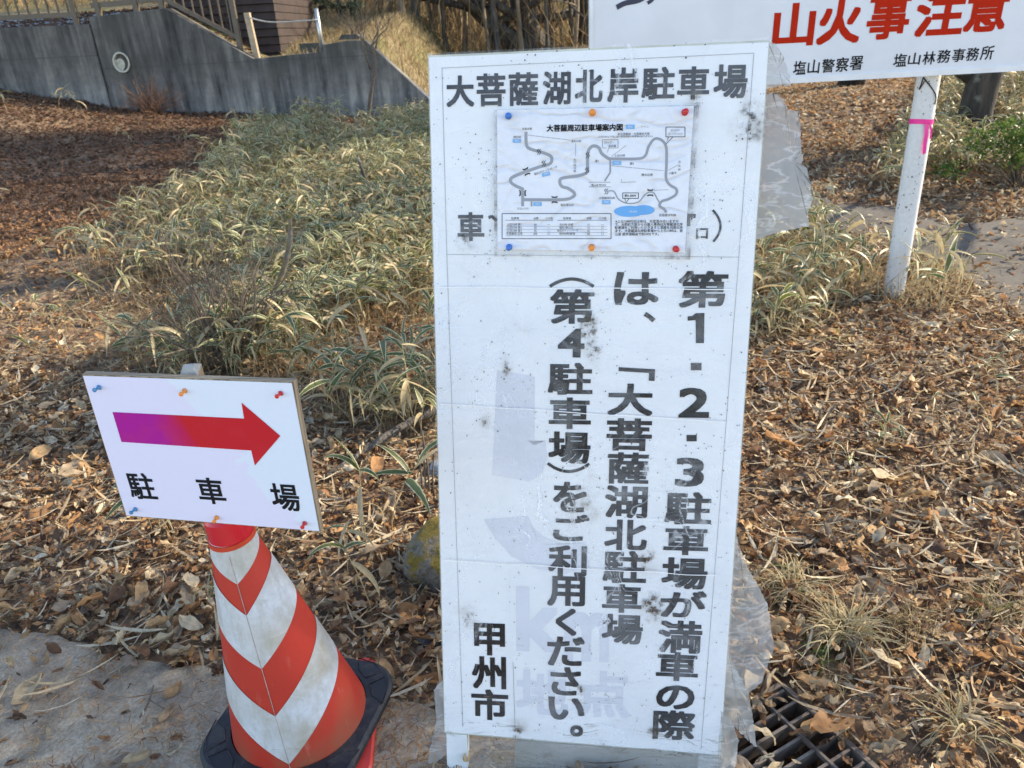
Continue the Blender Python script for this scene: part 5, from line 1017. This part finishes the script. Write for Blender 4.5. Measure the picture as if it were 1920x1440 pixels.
for k in range(len(NV)): m_ = k_ == k; lit.inst(NV[k], rotm(rng.uniform(0, 6.28, m_.sum()), rng.normal(0, .2, m_.sum()), rng.normal(0, .2, m_.sum()))*.6, np.column_stack([q[m_], rng.uniform(.012, .018, m_.sum())]), rng.random(m_.sum()))
lit.build('leaf_litter', M['leaf'])
# single leaves that stand out
I3 = lambda yaw, tx, ty, s: rotm(np.array([yaw]), np.array([tx]), np.array([ty]))[0]*s
for px, py, k, tn, yaw, tx, ty, s, dz, lab in ((1556, 1376, 7, 2, 1.85, .12, .12, 1.30, .022, 'large flat tan leaf lying across the corner of the drain grate'), (1420, 1335, 8, 4, .4, .3, .2, 1.1, .012, 'crumpled pinkish leaf resting on the bars of the drain grate'), (1428, 1388, 4, 5, 1.2, .3, .6, .75, .012, 'pale curled leaf caught between bars of the drain grate'), (1515, 1320, 6, 3, 1.5, .2, .1, 1.0, .02, 'narrow folded tan leaf just above the upper corner of the drain grate'), (1490, 1125, 7, 2, .9, .15, -.2, 1.1, .03, 'broad brown leaf beside the dry grass tuft nearest the notice board'),
    (345, 1158, 4, 5, 2.3, -.35, .2, .95, .03, 'pale yellow leaf standing on edge in the sun left of the cone'), (1225+240, 845, 7, 2, 1.0, .2, .3, 1.5, .03, 'big orange brown leaf close to the right edge of the notice board'), (1680, 820, 1, 4, .3, .3, .1, 1.2, .03, 'dull grey tan leaf below the bent grey twig'), (200, 1022, 7, 4, .8, .1, .1, .9, .02, 'greyish broad leaf on the bare soil below the arrow sign')):
    b_ = on_ground(px, py) if k != 99 else None
    if 'grate' in lab: b_ = at_z(px, py, .01)
    leaf_obj(k, tn, I3(yaw, tx, ty, s), b_+[0, 0, dz], lab)
T, Rm, r, vi, p, sc_ = scatter(6000, -12, -4.0, 13.25, 17, FV, .03, True, scl=(.9, 1.4)); ys_ = Stuff(); [ys_.inst(FV[k], Rm[vi == k], T[vi == k], r[vi == k]) for k in range(3)]; ys_.build('yard_leaves', M['leaf'])
t = NT('paving_blocks'); bk = t.n('TexBrick', {'Vector': t.co('Object'), 'Color1': (.30, .29, .27, 1), 'Color2': (.38, .36, .33, 1), 'Mortar': (.10, .09, .08, 1), 'Scale': 2.4, 'Mortar Size': .03}).outputs[0]; M['pave'] = t.fin(t.bsdf(bk, .85))
X, Y = np.meshgrid(np.linspace(-13, -5.3, 30), np.linspace(13.12, 15.95, 14)); kind(mesh('paved_yard', np.stack([X, Y, hill(X, Y)+.02], -1).reshape(-1, 3), grid_faces(*X.shape), M['pave'], smooth=True), 'structure')
# ------------------------------------------------------------------ needles and grit on the pavement
nd = Stuff(); N_ = 26000; x = rng.uniform(-2.2, .1, N_); y = rng.uniform(.75, 1.75, N_); dn = np.clip(fbm(x*3.1, y*3.1, 91, 3)*2.4-.55, 0.05, 1)*np.where(x < -1.2, .2, 1); m_ = in_poly(x, y, slab_poly) & (rng.random(N_) < dn); x, y = x[m_], y[m_]; n = len(x)
nv_ = (np.array([(-.0009, -.5, 0), (.0009, -.5, 0), (.0010, 0, .06), (-.0010, 0, .06), (.0007, .5, 0), (-.0007, .5, 0)])*np.array([1, .020, .022]), np.array([[0, 1, 2, 3], [3, 2, 4, 5]]), np.array([(0.5, 0), (.5, 0), (.5, .5), (.5, .5), (.5, 1), (.5, 1.)]))
nd.inst(nv_, rotm(rng.uniform(0, 6.28, n), rng.normal(0, .06, n), rng.normal(0, .1, n))*rng.uniform(.6, 1.3, n)[:, None, None], np.stack([x, y, .0165+rng.random(n)*.004], -1), rng.uniform(.15, .62, n)); nd.build('fallen_needles', M['leaf'])

# ------------------------------------------------------------------ bamboo grass
def blade(base, az, el, L, W, bend, rs, nv=7, nu=3, droop_tip=0):
    v = np.linspace(0, 1, nv); ang = el-bend*v**1.2; ds = L/(nv-1); hx = np.concatenate([[0], np.cumsum(np.cos(ang[:-1])*ds)]); hz = np.concatenate([[0], np.cumsum(np.sin(ang[:-1])*ds)])
    wv = W*np.clip(np.sin(np.pi*np.clip(v, .04, .99)**.62), .06, 1)**.9; d = np.array([math.cos(az), math.sin(az), 0]); sdv = np.array([-d[1], d[0], 0]); roll = rs.normal()*.45; V = []
    U = np.linspace(-1, 1, nu)
    for i in range(nv):
        up = np.array([-d[0]*math.sin(ang[i]), -d[1]*math.sin(ang[i]), math.cos(ang[i])]); sv = sdv*math.cos(roll)+up*math.sin(roll); uv_ = -sdv*math.sin(roll)+up*math.cos(roll); c = base+d*hx[i]+np.array([0, 0, hz[i]])
        for q in U: V.append(c+sv*q*wv[i]/2+uv_*abs(q)*wv[i]*.16)
    return np.array(V), grid_faces(nv, nu), np.array([((q+1)/2, vv) for vv in v for q in U])
def sasa_var(seed, nl, h, dry=.2, Ls=(.11, .19), Ws=(.018, .030)):
    rs = np.random.default_rng(seed); parts = []; lean = rs.normal(size=2)*.18*h; S = np.array([[lean[0]*f*f, lean[1]*f*f, h*f] for f in np.linspace(0, 1, 5)]); a0 = rs.uniform(0, 6.28)
    for k in range(nl):
        f = rs.uniform(.55, 1) if k else 1; b = np.array([np.interp(f, np.linspace(0, 1, 5), S[:, q]) for q in range(3)]); isd = rs.random() < dry
        V, F, U = blade(b, a0+k*2.4+rs.normal()*.4, rs.uniform(.1, 1.05) if not isd else rs.uniform(-.5, .5), rs.uniform(*Ls), rs.uniform(*Ws)*(.75 if isd else 1), rs.uniform(.5, 1.9), rs); parts.append((V, F, U, np.full(len(V), rs.uniform(.8, 1) if isd else rs.uniform(0, .66))))
    mb = MB(); mb.tube(S, [.0024, .0022, .002, .0018, .0012], 4, False); sv = np.concatenate(mb.V); sf = np.array(mb.F); parts.insert(0, (sv, sf, np.tile([.5, .5], (len(sv), 1)), np.full(len(sv), .9)))
    return parts
SV = [sasa_var(100+k, int(rng.integers(5, 9)), rng.uniform(.16, .42), (.18, .32, .6)[k % 3], (.08, .21), (.013, .031)) for k in range(14)]
def flat(parts):
    V, F, U, r = [], [], [], []; n = 0
    for a, b, c, d in parts: V.append(a); F.append(b+n); U.append(c); r.append(d); n += len(a)
    return np.concatenate(V), np.concatenate(F), np.concatenate(U), np.concatenate(r)
SF = [flat(q) for q in SV]
pts = []
def cand(N_, x0, x1, y0, y1, zone, dens, sc_, hillside=False):
    x = rng.uniform(x0, x1, N_); y = rng.uniform(y0, y1, N_); z = hill(x, y) if hillside else terr(x, y); v_, p = visible(x, y, z, 200); m_ = v_ & zone(x, y, p) & (rng.random(N_) < dens(x, y, p)) & ~in_poly(x, y, slab_poly)
    for a in zip(x[m_], y[m_], z[m_], p[m_, 0], p[m_, 1], p[m_, 2], rng.uniform(*sc_, m_.sum())): pts.append(a)
cl = lambda x, y, p: np.clip(fbm(x*1.5, y*1.5, 55, 3)*4.6-1.25, .04, 1)
leftfade = lambda p: np.clip((p[:, 0]-90)/380, .12, 1)
hidden = [(815, 110), (1425, 90), (1390, 560), (1380, 820), (825, 820)]
cand(21000, -7, .8, 2.4, WALL_Y-.1, lambda x, y, p: in_poly(p[:, 0], p[:, 1], SASA), lambda x, y, p: cl(x, y, p)*leftfade(p), (.42, 1.12))
cand(5000, -1.2, 2.6, 3.0, 12.5, lambda x, y, p: in_poly(p[:, 0], p[:, 1], hidden), lambda x, y, p: .5*cl(x, y, p), (.55, 1.))
cand(1500, .8, 3.2, 2.9, 6.5, lambda x, y, p: in_poly(p[:, 0], p[:, 1], SASA_B), lambda x, y, p: .62+0*x, (.6, 1.05))
cand(420, 1.5, 3.4, 3.2, 5.6, lambda x, y, p: in_poly(p[:, 0], p[:, 1], SASA_C), lambda x, y, p: .42+0*x, (.8, 1.3))
cand(11000, 3, 11, 6, WALL_Y, lambda x, y, p: in_poly(p[:, 0], p[:, 1], SASA_D), lambda x, y, p: .75*(1-in_poly(p[:, 0], p[:, 1], [(1798, 235), (1878, 235), (1878, 285), (1798, 285)])), (.6, 1.05))
cand(1400, 3, 12, WALL_Y+.1, 17, lambda x, y, p: in_poly(p[:, 0], p[:, 1], SASA_D), lambda x, y, p: .6+0*x, (.9, 1.6), True)
cand(1500, -9, -1, 5, WALL_Y-.2, lambda x, y, p: in_poly(p[:, 0], p[:, 1], [(0, 190), (210, 215), (430, 260), (330, 390), (0, 560)]), lambda x, y, p: .018+.10*np.clip((fbm(x*2, y*2, 57, 3)-.55)*6, 0, 1), (.7, 1.2))
cand(300, 1.2, 4.2, 1.3, 3.6, lambda x, y, p: p[:, 0] > 1480, lambda x, y, p: .055+0*x, (.45, .7))
for px, py, s in ((305, 1012, .9), (322, 1008, .7), (288, 1004, .8), (690, 1040, .95), (735, 1010, 1.0), (655, 1090, .7), (700, 1160, .8), (390, 1155, .5), (1640, 1500-640, .6), (1590, 690, .6), (1815, 720, .6), (1870, 760, .55), (1600, 925, .45), (1690, 860, .55), (250, 690, .9), (80, 690, .8), (130, 640, .9), (640, 790, 1.), (720, 770, 1.1), (700, 720, 1.2), (780, 740, 1.1)):
    b_ = on_ground(px, py); pts.append((b_[0], b_[1], b_[2], px, py, float(proj(b_)[2]), s))
pts.sort(key=lambda a: a[5]); st = Stuff(); nobj = 0; sasa_me = {}; part_me = {}
def hid(px, py): return bool(in_poly(np.array([px]), np.array([py-20]), [(800, 100), (1445, 75), (1355, 1400), (832, 1400)])[0]) or bool(in_poly(np.array([px]), np.array([py]), [(150, 700), (555, 712), (610, 1000), (245, 975)])[0])
GS = 'variegated bamboo grass plants growing through the litter'
for i, (x, y, z, px, py, dz_, s) in enumerate(pts):
    k = int(rng.integers(0, len(SV))); k = (k//3*3+2) % 14 if (px < 430 and rng.random() < .75) or (px > 1380 and rng.random() < .45) else k; yaw = rng.uniform(0, 6.28); inv = (0 <= px <= 1920) and (0 <= py <= 1440) and not hid(px, py)
    if inv and nobj < 210:
        nobj += 1
        if nobj <= 60:
            o = bpy.data.objects.new('bamboo_plant', None); C.objects.link(o); o.empty_display_size = .05
            if k not in part_me:
                part_me[k] = []
                for q, (V, F, U, r) in enumerate(SV[k]):
                    t_ = mesh('leaf' if q else 'stem', V, F, M['sasa'], uv=U, rnd=r, smooth=True); part_me[k].append(t_.data); bpy.data.objects.remove(t_)
            for q, me_ in enumerate(part_me[k]): c_ = bpy.data.objects.new('leaf' if q else 'stem', me_); C.objects.link(c_); c_.parent = o
        else:
            if k not in sasa_me:
                V, F, U, r = SF[k]; t_ = mesh('bamboo_grass', V, F, M['sasa'], uv=U, rnd=r, smooth=True); sasa_me[k] = t_.data; bpy.data.objects.remove(t_)
            o = bpy.data.objects.new('bamboo_plant', sasa_me[k]); C.objects.link(o)
        o.location = (x, y, z-.01); o.rotation_euler = (0, 0, yaw); o.scale = (s,)*3; tag(o, 'low bamboo grass plant with green, cream edged leaves growing out of the leaf litter', 'bamboo grass', GS)
    else:
        V, F, U, r = SF[k]; st.inst((V, F, U), rotm(np.array([yaw]), np.zeros(1), np.zeros(1))*s, np.array([[x, y, z-.01]]), r[None])
st.build('bamboo_grass_cover', M['sasa'])
# dry grass on the slope behind, brush in the wood, straw at the clumps
dg_ = Stuff()
def straw(N_, x0, x1, y0, y1, L, W, r0, r1, hillside=True, mask=None, tl=.5):
    x = rng.uniform(x0, x1, N_); y = rng.uniform(y0, y1, N_); z = hill(x, y) if hillside else terr(x, y); v_, p = visible(x, y, z, 150)
    if mask is not None: v_ &= mask(x, y, p)
    x, y, z = x[v_], y[v_], z[v_]; n = len(x); V = np.array([(-.5, 0, 0), (.5, 0, 0), (.4, .10, .5), (-.4, .10, .5), (.08, .35, 1.), (-.08, .35, 1.)])*np.array([W, L, L])
    dg_.inst((V, np.array([[0, 1, 2, 3], [3, 2, 4, 5]]), np.array([(0.2, 0), (.8, 0), (.8, .5), (.2, .5), (.8, 1), (.2, 1.)])), rotm(rng.uniform(0, 6.28, n), rng.normal(0, tl, n), rng.normal(0, tl, n))*rng.uniform(.6, 1.3, n)[:, None, None], np.stack([x, y, z-.01], -1), rng.uniform(r0, r1, n))
straw(30000, -5, 5, WALL_Y+.15, 21, .15, .012, 0, .8, True, lambda x, y, p: p[:, 0] > 535+40*(y < 15)*0); straw(9000, -5, 2, 21, 30, .3, .02, 0, .8); straw(7000, 5, 14, WALL_Y+.1, 20, .35, .014, 0, .9)
straw(9000, .8, 3.4, 2.9, 5.8, .17, .005, .3, .85, False, lambda x, y, p: in_poly(p[:, 0], p[:, 1], SASA_B) | in_poly(p[:, 0], p[:, 1], SASA_C), .7)
straw(9000, -4.2, .4, 2.2, 9, .28, .004, .0, .35, False, lambda x, y, p: in_poly(p[:, 0], p[:, 1], SASA) & (p[:, 0] > 230), .7)
straw(11000, -4.2, .4, 2.2, 9, .20, .005, .1, .85, False, lambda x, y, p: in_poly(p[:, 0], p[:, 1], SASA) & (p[:, 0] > 40+260*rng.random(len(x))), .9)
dg_.build('dry_grass', M['drygrass'])
br = Stuff(); N_ = 9000; x = rng.uniform(-14, 9, N_); y = rng.uniform(20, 38, N_); z = hill(x, y); n = N_; V = np.array([(-.5, 0, 0), (.5, 0, 0), (.35, .1, .5), (-.35, .1, .5), (.1, 0, 1.), (-.1, 0, 1.)])*np.array([.016, 1, 1])
br.inst((V, np.array([[0, 1, 2, 3], [3, 2, 4, 5]]), np.array([(0.2, 0), (.8, 0), (.8, .5), (.2, .5), (.8, 1), (.2, 1.)])), rotm(rng.uniform(0, 6.28, n), rng.normal(0, .45, n), rng.normal(0, .45, n))*rng.uniform(.4, 2.2, n)[:, None, None], np.stack([x, y, z], -1), rng.uniform(.05, .62, n)); br.build('undergrowth', M['brush'])
# tufts of dry grass and small weeds near the board
def tuft(label, px, py, n, L, seed, m, r0, r1, name='grass_tuft', W=.0040, el=(.5, 1.4)):
    rs = np.random.default_rng(seed); b = on_ground(px, py); V, F, U, r = [], [], [], []; k = 0
    for i in range(n):
        a, f, u = blade(np.array([rs.normal()*.026, rs.normal()*.020, -.005]), rs.uniform(0, 6.28), rs.uniform(*el), L*rs.uniform(.4, 1.25), W*rs.uniform(.6, 1.3), rs.uniform(1.0, 3.3), rs, 7, 3); V.append(a); F.append(f+k); U.append(u); r.append(np.full(len(a), rs.uniform(r0, r1))); k += len(a)
    o = mesh(name, np.concatenate(V), np.concatenate(F), m, uv=np.concatenate(U), rnd=np.concatenate(r), smooth=True); o.location = b+np.array([0, 0, 0 if 'weed' in name and px < 400 else .028]); return tag(o, label, 'grass')
tuft('largest pale dry grass tuft on the leaves right of the notice board', 1585, 1205, 190, .15, 1, M['drygrass'], .62, .80)
tuft('pale dry grass tuft closest to the right edge of the notice board', 1478, 1118, 110, .14, 2, M['drygrass'], .55, .85)
tuft('thin greyish grass tuft to the right of the largest pale one', 1700, 1190, 190, .12, 3, M['drygrass'], .1, .6, W=.0018)
tuft('dry grass tuft with a few green blades at the right edge by the pale stick', 1860, 1160, 140, .12, 4, M['drygrass'], .1, 1.0, W=.002)
tuft('bent straw tuft near the bottom edge at the far right', 1790, 1380, 80, .15, 5, M['drygrass'], .5, .85)
tuft('fine fallen straw tuft above the drain grate corner', 1560, 1290, 70, .09, 6, M['drygrass'], .2, .7, W=.0016, el=(.1, .9))
tuft('small green weed with dark leaves growing out of the pavement', 292, 1398, 60, .032, 7, M['greenleaf'], 0, .5, 'weed', .005, (.2, 1.2))
tuft('little green weed beside the largest pale grass tuft', 1535, 1240, 26, .04, 8, M['greenleaf'], .3, 1, 'weed', .008, (.2, 1.2))
# leafy evergreen shrub at the right edge, pine bough over the wall
def leafy(root, name, clumps, n, L, W, seed, m, r0, r1):
    rs = np.random.default_rng(seed); S = Stuff(); V, F, U = leaf_var(L, W, 3, 3, 10, 6, seed)
    for c, rad in clumps:
        d = rs.normal(size=(n, 3)); d /= np.linalg.norm(d, axis=1)[:, None]; q = np.array(c)+d*np.array(rad)*rs.uniform(.35, 1.05, n)[:, None]; S.inst((V, F, U), rotm(rs.uniform(0, 6.28, n), rs.normal(0, .7, n), rs.normal(0, .7, n))*rs.uniform(.7, 1.3, n)[:, None, None], q, rs.uniform(r0, r1, n))
    return mesh(name, np.concatenate(S.V), np.concatenate(S.F), m, root, uv=np.concatenate(S.U), rnd=np.concatenate(S.r), smooth=True)
b_ = on_ground(1905, 352); rt = thing('evergreen_shrub', 'bright green leafy shrub at the right edge beside the bamboo grass bank', 'shrub', b_)
rs = np.random.default_rng(3); cls = [(b_+np.array([rs.normal()*.20, rs.normal()*.15, rs.uniform(.06, .52)]), (.15, .13, .09)) for k in range(22)]
leafy(rt, 'foliage', cls, 90, .034, .016, 5, M['greenleaf'], .2, 1); mb = MB(); [limbs(mb, b_, np.array(c[0])-b_, np.linalg.norm(np.array(c[0])-b_), .008, 0, rs, 5) for c in cls]; mb.build('stem', M['twig'], rt)
b_ = np.array([at_y(470, 30, 20)[0], 20.0, 0]); b_[2] = float(hill(b_[0], 20)); rt = thing('pine_tree', 'dark evergreen tree behind the hut with one bough reaching over the wall', 'tree', b_); mb = MB(); mb.tube([b_-[0, 0, .3], b_+[0, 0, 3], b_+[.1, 0, 7]], [.22, .18, .1], 12); mb.build('trunk', M['bark_dark'], rt, smooth=True)
mb = MB(); bo = catmull([b_+[0, 0, 2.2], at_y(560, 2, 18), at_y(610, 12, 17), at_y(648, 14, 16.5), at_y(672, 20, 16.2)], 5); mb.tube(bo, np.linspace(.06, .012, len(bo)), 6); mb.build('bough', M['bark_dark'], rt, smooth=True)
cls = [(at_y(px, py, Y_), (.22, .22, .07)) for px, py, Y_ in ((600, 3, 17), (625, 10, 16.8), (648, 12, 16.5), (640, 20, 16.5), (664, 8, 16.3), (660, 24, 16.3), (585, -4, 17.3), (615, -8, 17))]+[(b_+np.array([rs.normal()*.9, rs.normal()*.9, rs.uniform(3, 7.5)]), (.6, .6, .25)) for k in range(26)]
leafy(rt, 'foliage', cls, 220, .09, .012, 6, simple('dark_pine_needles', (.020, .042, .020), .7, .4, 20, 0), 0, .4)
def conifer(label, b, h, seed, r=1.3, z0=2.6, n=34, dens=200):  # unseen trees, added for the shade they throw
    rs = np.random.default_rng(seed); b = np.array([b[0], b[1], float(height(b[0], b[1]))]); rt = thing('conifer', label, 'tree', b); mb = MB(); mb.tube([b-[0, 0, .3], b+[0, 0, h*.5], b+[.05, 0, h]], np.array([.20, .14, .03])*(.11 if r < 1 else 1), 10); mb.build('trunk', M['bark_dark'], rt, smooth=True)  # trunk of the small one thinned so its shadow stays faint
    cl_ = []
    for k in range(n):
        f = rs.random(); a = rs.uniform(0, 6.28); q = r*(1-f*.75)*rs.uniform(.2, 1); cl_.append((b+np.array([math.cos(a)*q, math.sin(a)*q, z0+(h-z0)*f]), (.55, .55, .20)))
    leafy(rt, 'foliage', cl_, dens, .12, .02, seed, bpy.data.materials['dark_pine_needles'], 0, .4)
conifer('added shade-casting conifer on the hill behind the white signboard, nearest its left end', (4.6, 13.4), 9.5, 31, 2.4, 3.4, 70)  # this row is added behind the sign to shade the far left bank
conifer('added shade-casting conifer behind the middle of the white signboard, closest of the four to it', (5.3, 11.9), 9.0, 35, 2.3, 3.3, 60)
conifer('added shade-casting conifer behind the white signboard, between its neighbours on the hill', (6.9, 14.3), 10.0, 34, 2.4, 3.4, 70)
conifer('added shade-casting conifer on the hill behind the white signboard, farther right and higher', (9.3, 15.2), 10.0, 32, 2.3, 3.2, 60)
conifer('conifer added out of frame to shade the pavement, to the right of the signboard', (6.1, 3.75), 6.6, 33, .95, 3.9, 36, 300)  # added out of view so its crown keeps sun off the pavement
# ------------------------------------------------------------------ clean up
for o in bpy.data.objects:
    if '_o' in o: del o['_o']
